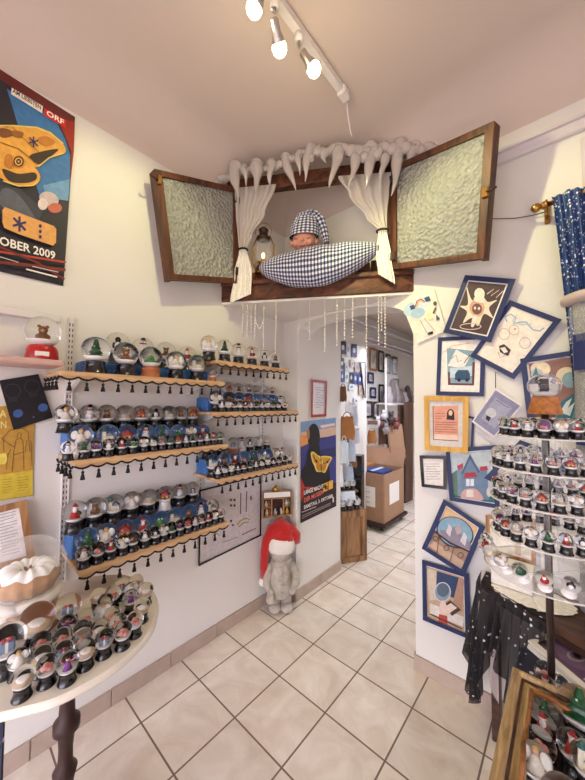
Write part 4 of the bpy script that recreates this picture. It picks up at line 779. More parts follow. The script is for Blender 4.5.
# ------------------------------------------------------------------ things on the left wall
Z8 = lambda *p: [(x/3.25, 50+y/3.25) for x, y in p]
star = lambda cx, cy, r, c, w_=1.4, sk=.3: [('l', c, w_, [(cx-r*math.cos(a), cy-r*math.sin(a)-sk*r*math.cos(a)), (cx+r*math.cos(a), cy+r*math.sin(a)+sk*r*math.cos(a))]) for a in (PI/2, PI/6+.1, -PI/6)]
picture('event_poster', 'large dark blue event poster with a huge orange moth, high on the wall', 'poster', [(-78, 22), (75, 118), (63.4, 286), (-60, 258)], PL, 0, .004, None, '2A2530',
    [('p', '6A2624', Z8((-250, -100), (0, 62), (244, 218), (240, 262), (200, 225), (0, 95), (-250, -60))), ('p', '9E2C22', Z8((180, 215), (243, 235), (240, 330), (228, 440), (232, 330), (212, 280))), ('p', '3E74AC', Z8((22, 125), (180, 225), (212, 290), (228, 340), (226, 470), (130, 480), (60, 250))), ('p', '6E9CC4', Z8((140, 440), (226, 420), (222, 490), (150, 480))), ('p', '3A3C48', Z8((-200, 330), (0, 420), (60, 445), (140, 520), (120, 570), (-200, 470))), ('e', 'C9B8B8', 49, 199, 10, 7, 20), ('e', 'C86A58', 55, 208, 7, 5), ('e', 'E0D0CC', 43, 204, 5, 6), ('s', '5C5E6A', Z8((10, 450), (60, 470), (120, 560), (60, 545), (0, 500))),
     ('p', 'F0E6D8', Z8((38, 122), (140, 183), (137, 206), (36, 143))), ('t', '3A2A2C', 'AM LIEBSTEN', (12.6, 92.2), (41, 109.6), (12.9, 88.2)), ('p', 'D0281E', Z8((144, 188), (216, 230), (213, 254), (142, 212))), ('t', 'FFF4EA', 'ORF', (46.2, 114.6), (63.6, 124.9), (46.6, 109.6)),
     ('s', 'E2A347', Z8((-160, 170), (0, 246), (45, 246), (120, 252), (165, 270), (205, 305), (213, 332), (185, 345), (160, 352), (125, 380), (100, 372), (60, 340), (0, 335), (-160, 260))), ('s', '3A2820', Z8((95, 345), (135, 330), (190, 322), (160, 350), (125, 372))), ('s', '7A4A28', Z8((0, 255), (30, 258), (45, 275), (20, 285), (0, 280))), ('s', 'E2A347', Z8((-160, 250), (0, 332), (50, 336), (100, 368), (128, 402), (128, 425), (108, 442), (68, 443), (28, 432), (0, 415), (-160, 330))), ('s', '3A2A22', Z8((8, 386), (60, 402), (112, 398), (118, 420), (85, 432), (30, 426))), ('l', 'E8CC6A', 1.6, Z8((0, 246), (45, 246), (120, 252), (165, 270), (205, 305))), ('s', '9A6030', Z8((40, 262), (75, 268), (70, 285), (45, 280))), ('s', 'C07A30', Z8((120, 290), (150, 280), (180, 300), (150, 312))), ('s', 'C07A30', Z8((20, 340), (40, 345), (38, 385), (15, 375))), ('l', '7A4A28', .7, Z8((0, 300), (60, 320), (120, 370))), ('l', '8A5A30', .6, Z8((40, 250), (90, 300), (125, 330))), ('l', 'E8CC6A', 1.2, Z8((10, 425), (60, 442), (108, 440), (128, 420))), ('l', 'E8CC6A', 1.2, Z8((125, 378), (160, 350), (205, 335)))]
    +[('e', 'C88438', 18.6, 161.5, 6, 6), ('e', '2A1C18', 18.6, 161.5, 5.2, 5.4), ('e', 'E2A84E', 18.6, 161.5, 3.9, 4.1), ('e', '2A1C18', 18.6, 161.5, 2.5, 2.7), ('e', 'C8A068', 18.6, 161.5, 1.1, 1.2)]+star(33.6, 141.7, 5.3, '2A2A60')
    +[('p', 'E2A55C', Z8((16, 510), (60, 528), (175, 572), (183, 582), (182, 626), (172, 636), (60, 598), (14, 578), (8, 560), (8, 520)))]+star(19.5, 224, 7.6, '3A2E66', 2.3)+[('e', '3A2E66', 40.3, 226+i*5.4, 1.5, 1.8) for i in range(3)]
    +[('t', 'F6EEE4', 'OKTOBER 2009', (-29.7, 236.6), (55, 259.3), (-29.4, 227.7)), ('l', 'B8402A', 2., Z8((-150, 600), (0, 655), (100, 672), (215, 690))), ('l', '7A2A22', 3., Z8((-150, 640), (0, 690), (100, 700), (213, 715))), ('l', '7A2A22', 2., Z8((-150, 590), (0, 640), (120, 690), (210, 745))), ('l', 'D8CCC4', .8, Z8((105, 703), (190, 722))), ('l', 'F0E8E0', 1.5, Z8((85, 712), (186, 738))), ('l', 'D8CCC4', .8, Z8((0, 672), (60, 690)))], .0)
picture('photo_card', 'dark photo card with two faint globes and blue glows, tilted beside the near shelves', 'card', [(-1, 380.5), (38.5, 374), (53, 417.5), (13.5, 430)], PL, 0, .004, None, '17131A',
    [('l', '3A3440', .8, ring(12.5, 391, 8, 20, 7)), ('l', '3A3440', .8, ring(32, 386.5, 7.5, 20, 6.5)), ('p', '2A2630', [(8, 398), (17, 396), (18, 401), (9, 403)]), ('p', '2A2630', [(28, 393), (36, 391), (38, 396), (30, 398)]), ('e', '3A5C94', 18, 413.5, 5, 4, -12), ('e', '3A5C94', 43, 407.5, 5, 4, -12), ('e', '6A8ABC', 33.5, 417, .7, .7)], .012)
picture('gold_poster', 'gold and yellow poster with line-drawn figures under the dark photo card', 'poster', [(-40, 411), (35, 402.5), (32.6, 495.8), (-36, 506)], PL, 0, .003, None, 'C4963E',
    [('t', 'F0E08A', 'A', (-.5, 417.5), (7, 417), (-.5, 410)), ('t', 'F0E08A', 'N', (.2, 428), (6, 427.8), (.2, 421.4)), ('p', 'D6BE3E', [(-36, 480), (33, 470), (32.6, 495), (-36, 505)]), ('p', 'E2CE58', [(-30, 458), (6, 453), (8, 460), (5, 464), (-30, 468)])]+[('l', '6A4A20', .6, q) for q in ([(12, 472), (14, 450), (16, 440), (20, 438), (23, 441), (24, 470)], [(17, 438), (18, 433), (21, 433), (21, 438)], [(4, 452), (3, 438), (10, 430), (22, 428), (28, 432), (30, 452)], [(25, 452), (27, 440), (31, 441), (32, 466)], [(6, 470), (8, 455), (11, 449)], [(14, 455), (23, 452)], [(1, 438), (10, 445), (14, 447)])]+tl(2, 480, 12, 478.8, 6, 2.6, '9A7A28', .4)+tl(17, 478, 28, 476.6, 6, 2.6, '9A7A28', .4), .001)
picture('framed_notice', 'wood framed white notice with fine printing, leaning behind the giant cake globe', 'notice', [(-30, 513), (26.5, 499.5), (36, 560), (-30, 578)], PL, .028, .02, easelwood, 'EDE9EA', tl(-2, 515.5, 16, 511, 14, 3.1, '8A8488', .5, .3), .03)
picture('jewellery_chart', 'large black framed pale chart of small jewellery pieces, under the corner shelves', 'picture', [(199.2, 490), (261.5, 474.6), (261, 535.8), (198.4, 566.5)], PL, .012, .014, black, 'CFC6C4',
    [('l', '3A3230', .9, [(240.8, 493), (240.5, 514)]), ('l', '3A3230', .9, [(246.8, 491), (246, 512)])]+[('e', '4A3A38', 231+(i % 2)*3.5, 500+(i//2)*5.5, 1.2, 1.3) for i in range(4)]+[('l', 'B49A50', 1., [(237, 525), (240, 521), (246, 518), (250, 520)]), ('l', 'B49A50', 1., [(239, 527), (243, 523), (249, 522)]), ('e', '3A3230', 231, 521, 1., 1.4), ('e', '3A3230', 233, 525, 1, 1), ('e', '6A5A4A', 251, 498, 1, 2.5), ('l', 'B49A50', 1, [(212, 537), (216, 533), (220, 536)])]+[('e', '5A4A48', 243+i*2, 534.4-i*.95, .7, .8) for i in range(7)]+[('l', '7A6A68', .5, [(222, 543), (238, 537)])], .001)
picture('framed_letter', 'narrow red framed white sheet on the passage wall above the butterfly poster', 'picture', [(311.7, 379.4), (327.3, 381), (326.3, 416.4), (311, 417.4)], PP, .022, .018, mat('red_frame_paint', 'A3342C', .45), 'E4DEE2', tl(315.5, 387, 323.5, 388, 9, 2.5, '9A9098', .4), .001)
Z2 = lambda *p: [(300+x/6.5, 410+y/6.5) for x, y in p]
picture('event_poster', 'event poster with a yellow butterfly on a black silhouette, on the passage wall', 'poster', Z2((5, 78), (233, 50), (236, 625), (3, 737)), PP, 0, .003, None, '241A2A',
    [('p', '7F9AC4', Z2((5, 78), (233, 50), (233, 110), (120, 130), (5, 150))), ('p', 'E8D0C0', Z2((130, 100), (225, 85), (228, 100), (140, 118))), ('p', 'D8B49C', Z2((5, 145), (120, 128), (233, 108), (233, 165), (5, 200))), ('p', 'E89A4C', Z2((5, 165), (70, 160), (75, 230), (5, 245))), ('p', '3A3A82', Z2((5, 240), (120, 190), (234, 160), (235, 470), (150, 500), (5, 480))), ('p', '2A2A60', Z2((120, 260), (234, 240), (235, 300), (120, 330))), ('e', '120C10', 313.8, 437, 6.2, 13.5), ('s', '120C10', Z2((65, 220), (122, 215), (135, 290), (185, 350), (190, 480), (120, 500), (30, 500), (8, 420), (40, 330))), ('e', 'B07848', 308.2, 434, 1.5, 6), ('p', 'B8301E', Z2((5, 440), (30, 500), (120, 500), (235, 470), (236, 520), (5, 560))), ('p', '2A1418', Z2((5, 500), (60, 520), (236, 470), (236, 625), (4, 735))), ('p', 'A82A1E', Z2((5, 470), (28, 515), (25, 560), (5, 600))),
     ('s', 'F0D870', Z2((70, 280), (88, 272), (118, 295), (138, 300), (160, 298), (198, 302), (208, 315), (188, 352), (172, 390), (160, 408), (140, 402), (108, 400), (94, 365), (78, 330))), ('s', 'D89A28', Z2((78, 288), (90, 282), (120, 305), (135, 330), (112, 350), (96, 345), (84, 322))), ('s', 'D89A28', Z2((145, 308), (190, 310), (198, 318), (180, 345), (160, 350), (146, 335))), ('s', 'C88420', Z2((105, 355), (134, 350), (138, 392), (114, 392))), ('s', 'C88420', Z2((145, 350), (172, 352), (160, 395), (144, 392))), ('l', '2A1C10', .8, Z2((135, 290), (140, 400))), ('l', '2A1C10', .7, Z2((85, 290), (105, 340), (125, 345))), ('l', '2A1C10', .7, Z2((195, 316), (172, 345), (150, 345))), ('e', '2A1C10', 316.5, 461, 1, 1.2), ('e', '2A1C10', 327.5, 462, 1, 1.2)]
    +[('t', 'F4ECE6', 'LANGE NACHT', Z2((25, 552))[0], Z2((150, 508))[0], Z2((25, 524))[0]), ('t', 'E8705A', 'DER MUSEEN', Z2((25, 602))[0], Z2((150, 545))[0], Z2((25, 573))[0]), ('t', 'F4ECE6', 'SAMSTAG, 3. OKTOBER', Z2((25, 645))[0], Z2((214, 566))[0], Z2((25, 622))[0]), ('p', 'E0A030', Z2((150, 480), (182, 466), (182, 522), (150, 535))), ('p', 'E8B448', Z2((186, 464), (214, 454), (214, 508), (186, 520)))]+star(325.5, 487, 2.6, '2A1C18', 1.)
    +[('l', 'D8CCC8', .6, Z2((12, 665), (105, 628))), ('l', 'B8A8A4', .5, Z2((12, 690), (200, 604))), ('l', 'B8A8A4', .5, Z2((12, 704), (200, 614))), ('l', 'F0E8E4', 1.2, Z2((208, 570), (216, 567), (216, 600)))], .0)
# white ledge, the pink shelf and its red globe
p0, p1 = PL(-30, 312), PL(59, 322); m_ = MB(); m_.box((XW+.02, (-.3+p1.y)/2, p1.z), (.036, p1.y+.3, .022), whitemetal, bev=.004); m_.box((XW+.034, (-.3+p1.y)/2, p1.z+.012), (.008, p1.y+.3, .022), whitemetal, bev=.003)
tag(m_.build('picture_ledge', org=(XW, .1, p1.z)), 'narrow white ledge rail on the wall above the red-based globe', 'ledge')
zs = 1.752; m_ = MB(); m_.box((XW+.116, .10, zs-.012), (.228, .50, .024), mat('pink_painted_board', 'C9A49A', .5), bev=.006); o = m_.build('wall_shelf', org=(XW, .10, zs)); tag(o, 'short pink painted shelf carrying the red-based globe', 'shelf')
globe((-1.70, ypx(43, -1.70, zs+.12), zs), .132, 'bear', 'red', 'large globe on a glossy red base, alone on the short pink shelf', 'globes beside the tasselled shelves')
# miniature display case hung across the corner
def PC(x, y, o=0.): D = 2.44+.10*(x-262.4)/29-o; return dep(x, y, D)
q = [(262.4, 491.6), (291.6, 490.3), (292.3, 515.2), (262.4, 518.6)]; qb = [PC(x, y) for x, y in q]; qf = [PC(x, y, .05) for x, y in q]
dc = thing('miniature_display_case', 'little wooden display case with a white sign, hung above the stone figure', 'display case', (qb[2]+qb[3])/2)
m_ = MB(); m_.add(qb, [(0, 1, 2, 3)], brownwood); L4 = lambda P, u, v: P[0].lerp(P[1], u).lerp(P[3].lerp(P[2], u), v)
for (u0, v0, u1, v1) in ((0, 0, .05, 1), (.95, 0, 1, 1), (.05, 0, .95, .06), (.05, .93, .95, 1), (.28, .3, .33, .93), (.68, .3, .73, .93), (.05, .27, .95, .31), (.05, .6, .28, .64), (.73, .6, .95, .64)):
    m_.add([L4(P, u, v) for P in (qb, qf) for u, v in ((u0, v0), (u1, v0), (u1, v1), (u0, v1))], [(0, 1, 2, 3), (7, 6, 5, 4), (0, 4, 5, 1), (1, 5, 6, 2), (2, 6, 7, 3), (3, 7, 4, 0)], easelwood)
m_.build('case_body', dc); m_ = MB(); m_.add([L4(qf, u, v)+(CAM-qf[0]).normalized()*.002 for u, v in ((.05, .05), (.95, .05), (.95, .25), (.05, .25))], [(0, 1, 2, 3)], white); m_.build('sign_strip', dc)
m_ = MB(); tp_ = qf[0].lerp(qf[1], .45); m_.lathe(tp_, [(.03, 0), (.022, .012), (.03, .02), (.012, .035), (.00001, .05)], brass, 12); m_.build('finial', dc)
for k, (u, v, c) in enumerate([(.12, .58, 'C8B8A0'), (.2, .58, '8A6A4A'), (.8, .58, 'D8D0C8'), (.88, .58, '7A8A6A'), (.14, .9, 'D8C8B0'), (.22, .9, 'A05A3A'), (.42, .9, 'C8C0B8'), (.55, .9, '2A2428'), (.82, .9, 'D8B040'), (.62, .9, 'E0D8CC')]):
    m_ = MB(); c0 = L4(qb, u, v).lerp(L4(qf, u, v), .5); m_.lathe(c0, [(.012, 0), (.014, .02), (.006, .035), (.007, .045), (.001, .047)], flat(c), 10); m_.build('tiny_bottle', dc)
# stone figure with a red cap in the corner
sx, sy = -1.685, 1.795; so_ = V((sx, sy, 0)); ff = V((.72, -.69, 0)).normalized(); fs_ = V((ff.y*-1, ff.x, 0)); upz = V((0, 0, 1))
sn = thing('garden_figure', 'weathered stone garden figure in a red felt cap, standing in the corner', 'figure', so_)
at = lambda s, f, z: so_+fs_*s+ff*f+upz*z
m_ = MB()
for sg in (-1, 1): m_.ball(at(sg*.045, .03, .035), .05, stone, 14, 9, .7, axis=(0, 0, 1)); m_.lathe(at(sg*.042, .0, .05), [(.042, 0), (.038, .06), (.044, .1)], stone, 14)
m_.lathe(at(0, 0, .12), [(.085, 0), (.098, .02), (.094, .1), (.082, .19), (.07, .235), (.04, .26)], stone, 22, sx=1., sy=1.)
for sg in (-1, 1): m_.tube([at(sg*.07, .0, .345), at(sg*.105, .015, .29), at(sg*.11, .04, .22), at(sg*.085, .07, .185)], [.032, .034, .032, .024], stone, 12); m_.ball(at(sg*.08, .075, .178), .026, stone, 10, 8)
m_.tube([at(.062*math.cos(a), .062*math.sin(a), .372+.008*math.sin(2*a)) for a in [i*PI/9 for i in range(18)]], .024, stone, 8, closed=True); m_.tube([at(.02, .075, .37), at(.03, .1, .32), at(.035, .103, .25)], [.02, .024, .026], stone, 8)
m_.ball(at(0, .01, .44), .082, stone, 18, 12, 1.); m_.ball(at(0, .09, .425), .014, stone, 8, 6)
for i in range(3): m_.ball(at(0, .098-.002*i, .29-.055*i), .01, stone, 8, 6)
m_.tube([at(-.075, .08, .14), at(-.08, .085, .165)], .03, stone, 10); m_.ball(at(-.078, .085, .13), .036, stone, 12, 8, .9)
m_.build('stone_body', sn)
m_ = MB(); m_.lathe(at(0, .012, .455), [(.092, -.01), (.104, .01), (.106, .05), (.098, .085), (.07, .1)], whitefur, 24, axis=V((0, 0, 1))-ff*.14); m_.build('fur_brim', sn)
m_ = MB(); tl_ = [at(.0, .0, .545), at(.03, -.01, .60), at(.0, -.01, .625), at(-.06, .0, .60), at(-.105, .01, .53), at(-.125, .015, .44), at(-.132, .02, .34), at(-.137, .02, .25)]; m_.tube(tl_, [.088, .078, .068, .058, .045, .036, .03, .02], redfelt, 16)
m_.tube([at(.02, 0, .57), at(.07, -.01, .585), at(.11, -.0, .55), at(.12, .0, .50)], [.07, .06, .045, .03], redfelt, 14); m_.ball(at(0.01, -.0, .545), .095, redfelt, 18, 10, .75); m_.build('red_cap', sn)
m_ = MB(); m_.ball(at(-.138, .02, .222), .034, whitefur, 14, 10); m_.build('pompom', sn)
# ------------------------------------------------------------------ blue curtain on a brass rod
rp = [ony(x, y, 1.86) for x, y in ((536, 208), (548, 204.5))]; zr = rp[0].z
rd = thing('curtain_rod', 'brass curtain rod with a ball end on the back wall, above the blue sequinned curtain', 'curtain rod', rp[0])
m_ = MB(); m_.tube([rp[0]+V((.01, 0, 0)), rp[0]+V((.9, 0, 0))], .011, brass, 12); m_.build('pole', rd)
m_ = MB(); m_.ball(rp[0], .021, brass, 16, 10); m_.lathe(rp[0]+V((.02, 0, 0)), [(.016, 0), (.018, .01), (.012, .02)], brass, 14, axis=(1, 0, 0)); m_.build('finial', rd)
m_ = MB(); bx = rp[1].x-.006; m_.box((bx, YW-.006, zr-.005), (.022, .012, .10), brass, bev=.004); m_.tube([(bx, YW-.01, zr-.015), (bx, 1.88, zr-.015)], .008, brass, 8); m_.tube([(bx, 1.86+.018*math.cos(a), zr+.018*math.sin(a)) for a in [PI*2*i/14 for i in range(14)]], .006, brass, 6, closed=True); m_.build('bracket', rd)
m_ = MB(); x0 = rp[1].x+.014
def curt(u, v):
    xa = x0+.075*v**.8; xb = .80-.2*v; x = xa+(xb-xa)*u; w_ = .016*(1-.3*v)
    return V((x, 1.838+w_*(.5+.5*min(1, v*6))*math.sin(u*2*PI*26+.6*math.sin(5*v))+.01*math.sin(u*61+v*3), zr+.02-v*(zr-1.25)))
m_.grid(curt, 300, 30, sequin); tag(m_.build('sequin_curtain', org=(x0, 1.862, zr)), 'blue sequinned curtain gathered on the brass rod', 'curtain')
m_ = MB(); a = ony(470, 212, YW-.004); b_ = rp[0]+V((-.02, .07, .004)); m_.tube([a, a.lerp(b_, .4)+V((0, 0, -.03)), a.lerp(b_, .75)+V((0, 0, -.02)), b_, rp[0]+V((.03, .07, .0))], .0025, fl('6A5A54'), 6)
tag(m_.build('hanging_wire', org=a), 'thin dark wire slung along the back wall to the curtain rod', 'wire')
# ------------------------------------------------------------------ back table, low table and their cloths
ZT, ZL = .72, .60
A, B_, C_, D_, E_ = (-.335, 1.90), (-.335, 1.776), (.20, 1.50), (.75, 1.50), (.75, 1.90)
bt = thing('back_table', 'brown table against the back wall under the acrylic stand, its corner draped in black tulle', 'table', (.2, 1.7, 0))
m_ = MB(); m_.prism([(x, y, ZT-.03) for x, y in (A, B_, C_, D_, E_)], (0, 0, .03), brownwood); m_.build('table_top', bt)
m_ = MB(); ap = [(A[0]+.03, A[1]-.01), (B_[0]+.03, B_[1]+.02), (C_[0]+.01, C_[1]+.03), (D_[0]-.03, D_[1]+.03), (E_[0]-.03, E_[1]-.01)]; m_.prism([(x, y, ZT-.078) for x, y in ap], (0, 0, .047), brownwood); m_.build('apron', bt)
for x, y in ((-.29, 1.86), (-.285, 1.80), (.70, 1.86), (.70, 1.56)): m_ = MB(); m_.box((x, y, (ZT-.03)/2), (.035, .035, ZT-.032), brownwood, bev=.004); m_.build('leg', bt)
lt = thing('low_table', 'low table under the navy star cloth, carrying the gilded tray and the acrylic stand', 'table', (.2, 1.0, 0))
m_ = MB(); m_.box((.24, .99, ZL-.017), (.80, 1.14, .022), brownwood, bev=.004); m_.build('table_top', lt)
for x in (-.11, .58):
    for y in (.47, 1.5): m_ = MB(); m_.box((x, y, (ZL-.028)/2), (.04, .04, ZL-.03), brownwood, bev=.004); m_.build('leg', lt)
m_ = MB()
def starcl(u, v):
    y = .40+1.20*v; dr_ = (.5-u)*2
    if u >= .5: return V((-.162+(u-.5)*2*.81, y, ZL+.001+.002*math.sin(y*31+u*20)))
    return V((-.166-.05*dr_**.7*(.25+.75*min(1, max(0, (y-1.0)*3)))+.016*math.sin(y*26)*dr_, y, ZL-dr_*.42))
m_.grid(starcl, 36, 60, starnavy); tag(m_.build('star_cloth', org=(.2, 1.0, ZL)), 'navy cloth strewn with pale stars, spread over the low table', 'cloth')
# sheer black tulle over the corner of the back table
tu = thing('tulle_cloth', 'sheer black star tulle draped over the corner of the back table, hanging in pointed folds', 'cloth', (B_[0], B_[1], ZT))
m_ = MB(); pa, pb, pc = V((A[0]-.012, A[1], 0)), V((B_[0]-.012, B_[1]-.012, 0)), V((C_[0]-.28, C_[1]+.125, 0))
def edge(u): return pa.lerp(pb, u/.35) if u < .35 else pb.lerp(pc, (u-.35)/.65)
def outn(u): return V((-1, 0, 0)) if u < .25 else (V((-.46, -.89, 0)) if u > .45 else V((-.8, -.6, 0)))
def tul(u, v):
    L_ = .34+.22*math.exp(-((u-.30)/.12)**2)+.1*math.sin(u*19)-.12*(u > .6)*(u-.6)*2
    p = edge(u)+outn(u)*(.008+.034*v*(1+math.sin(u*78+2.3*v))+.012*v*math.sin(u*31)); p.z = ZT+.004-v*L_; return p
m_.grid(tul, 90, 24, tulle); m_.build('tulle_drape', tu)
m_ = MB(); m_.prism([(A[0], A[1], ZT+.001), (B_[0], B_[1], ZT+.001), (pc.x, pc.y+.01, ZT+.001), (pc.x+.03, A[1], ZT+.001)], (0, 0, .002), tulle); m_.build('tulle_top', tu)
m_ = MB()
def lin_(u, v):
    uu = .06+.5*u; p = edge(uu)+outn(uu)*(.002+.012*v*(1+math.sin(u*30))); p.z = ZT-.03-v*(.30+.16*math.sin(u*7+.6)); return p
m_.grid(lin_, 50, 16, lining); m_.build('pale_lining', tu)
# lacy white doily on the back table
m_ = MB(); dc_ = V((-.14, 1.79, 0))
def doily(u, v):
    a = u*2*PI; r = v*(.14+.008*abs(math.sin(a*9))); x = dc_.x+r*math.cos(a)*1.05; y = dc_.y+r*math.sin(a)*.72; ov = max(0, -(y-(B_[1]+(x-B_[0])*(C_[1]-B_[1])/(C_[0]-B_[0])))); 
    if ov > 0: y += ov*.75
    return V((max(x, -.33), min(y, 1.90), ZT+.006+.002*math.sin(a*20)*v-ov*.8))
m_.grid(doily, 96, 14, laceD); tag(m_.build('lace_doily', org=dc_+V((0, 0, ZT))), 'scalloped white lace doily on the back table, under the acrylic stand tiers', 'doily')
m_ = MB(); q = [onz(484, 561, .80), onz(497, 553, .80)]; m_.box((-.215, 1.83, ZT+.055), (.16, .10, .09), fl('E6DED6'), bev=.004); m_.box((-.215, 1.83, ZT+.103), (.166, .106, .012), white, bev=.003); tag(m_.build('white_box', org=(-.215, 1.83, ZT+.01)), 'small white lidded box on the lace doily against the picture wall', 'box')
# ------------------------------------------------------------------ acrylic globe stand
SC = V((-.054, 1.236, 0)); st = thing('acrylic_globe_stand', 'tiered clear acrylic display stand on a dark pole, crowded with miniature globes', 'display stand', (SC.x, SC.y, ZL))
pole_m = mat('dark_bronze_pole', '4A3C36', .4, metal=.6)
m_ = MB(); m_.lathe(SC+V((0, 0, ZL+.004)), [(.085, 0), (.085, .01), (.03, .018), (.012, .03)], pole_m, 24); m_.build('base_plate', st)
m_ = MB(); m_.tube([SC+V((0, 0, ZL+.02)), SC+V((0, 0, 1.552))], .0095, pole_m, 12); m_.build('pole', st)
TI = [(1.487, .122), (1.392, .146), (1.292, .146), (1.186, .146), (1.082, .165)]
rimm = mat('acrylic_rim', 'E8E4E0', .08, alpha=.5)
for i, (z, r) in enumerate(TI):
    m_ = MB(); n = 56; z0 = z-.004
    vs = []; 
    for (rr, zz) in ((.012 if i == 0 else r-.06, z), (r, z), (r, z0), (.012 if i == 0 else r-.06, z0)): vs += [SC+V((rr*math.cos(2*PI*k/n), rr*math.sin(2*PI*k/n), zz)) for k in range(n)]
    m_.add(vs, [(a*n+k, a*n+(k+1) % n, ((a+1) % 4)*n+(k+1) % n, ((a+1) % 4)*n+k) for a in range(4) for k in range(n)], acryl); o = m_.build('tier_ring', st)
    m_ = MB(); m_.tube([SC+V((r*math.cos(2*PI*k/n), r*math.sin(2*PI*k/n), z-.002)) for k in range(n)], .0026, rimm, 6, closed=True); m_.build('rim_edge', o)
for k in range(3):
    a = k*2*PI/3+.5; c = SC+V((.032*math.cos(a), .032*math.sin(a), 0)); m_ = MB(); m_.tube([c+V((0, 0, 1.08)), c+V((0, 0, 1.484))], .008, acryl, 10); m_.build('clear_tube', st)
for k in range(4):
    a = k*PI/2+.8
    for i in (1, 2, 3, 4): m_ = MB(); z, r = TI[i]; m_.tube([SC+V((.01*math.cos(a), .01*math.sin(a), z-.008)), SC+V(((r-.055)*math.cos(a), (r-.055)*math.sin(a), z-.006))], .004, acryl, 6); m_.build('spoke', st)
mf = ['angel', 'rose', 'snowman', 'red', 'cake', 'skater', 'church', 'tree', 'house', 'gift', 'bird']
tn = ['top', 'second', 'third', 'fourth', 'lowest']; cnt = 0
for i, (z, r) in enumerate(TI):
    spots = []
    if i == 0:
        for rr, n in ((.105, 17), (.066, 10), (.03, 4)): spots += [(SC.x+rr*math.cos(2*PI*k/n+.3), SC.y+rr*math.sin(2*PI*k/n+.3)) for k in range(n)]
    else:
        n = 21 if i < 4 else 19; rr = r-.02; spots = [(SC.x+rr*math.cos(2*PI*(k+.3*i)/n), SC.y+rr*math.sin(2*PI*(k+.3*i)/n)) for k in range(n)]
    spots = [p for p in spots if col_of((p[0], p[1], z)) < 588 and (i < 4 or p[1] < SC.y+.05)]
    near = sorted([p for p in spots if p[1]-.1*p[0] < SC.y-.1*SC.x], key=lambda p: col_of((*p, z))); far = sorted([p for p in spots if p not in near], key=lambda p: col_of((*p, z)))
    for lab, L_ in (('front', near), ('rear', far)):
        for k, p in enumerate(L_):
            f = mf[(cnt*7+i) % len(mf)]; cnt += 1; b_ = 'white' if i == 4 else 'black'
            g_ = globe((p[0], p[1], z+.0005+(.012 if i == 4 else 0)), [.036, .035, .036, .037, .038][i], f, b_, f'miniature globe with {FIG[f][1]}, {ORD[k]} from left in {lab} of {tn[i]} acrylic tier', f'miniature globes on the {tn[i]} acrylic tier', 'miniature_snow_globe')
            if i == 4:
                d = V((p[0]-SC.x, p[1]-SC.y, 0)).normalized(); ax = V((0, 0, 1)).cross(d)
                g_.rotation_mode = 'QUATERNION'; from mathutils import Quaternion; g_.rotation_quaternion = Quaternion(ax, .55) @ Quaternion((0, 0, 1), math.atan2(CAM.x-p[0], -(CAM.y-p[1])))
# the large globe that crowns the stand
tg = thing('crowning_snow_globe', 'wide snow globe on a stepped honey-wood base, crowning the acrylic stand', 'snow globe', SC+V((0, 0, 1.552)))
m_ = MB()
def frus(z0, z1, a, b_): 
    q = [SC+V((s*w_, t_*w_, zz)) for (w_, zz) in ((a, z0), (b_, z1)) for s, t_ in ((-1, -1), (1, -1), (1, 1), (-1, 1))]; R45 = Matrix.Rotation(YAW, 3, 'Z'); q = [R45 @ (p-SC)+SC for p in q]
    m_.add(q, [(3, 2, 1, 0), (4, 5, 6, 7)]+[(i, (i+1) % 4, 4+(i+1) % 4, 4+i) for i in range(4)], basewood)
frus(1.553, 1.566, .031, .030); frus(1.566, 1.606, .029, .022); m_.build('wood_base', tg)
gc2 = SC+V((0, 0, 1.640)); m_ = MB(); m_.ball(gc2, .043, glass, 32, 20, .88, z0=-.95); m_.build('glass_ball', tg)
m_ = MB(); m_.lathe(SC+V((0, 0, 1.609)), [(.015, 0), (.022, .006), (.027, .014), (.00001, .018)], snowm, 20); m_.build('snow_bed', tg)
m_ = MB(); m_.box(gc2+V((0, 0, .0)), (.016, .014, .03), fl('3A3234'), bev=.001); m_.box(gc2+V((-.02, 0, -.006)), (.018, .014, .022), fl('D8D4D0')); m_.box(gc2+V((.02, 0, -.006)), (.018, .014, .02), fl('C8C4C0')); m_.lathe(gc2+V((-.02, 0, .005)), [(.012, 0), (.001, .012)], fl('8A8A90'), 4); m_.build('figurine', tg)
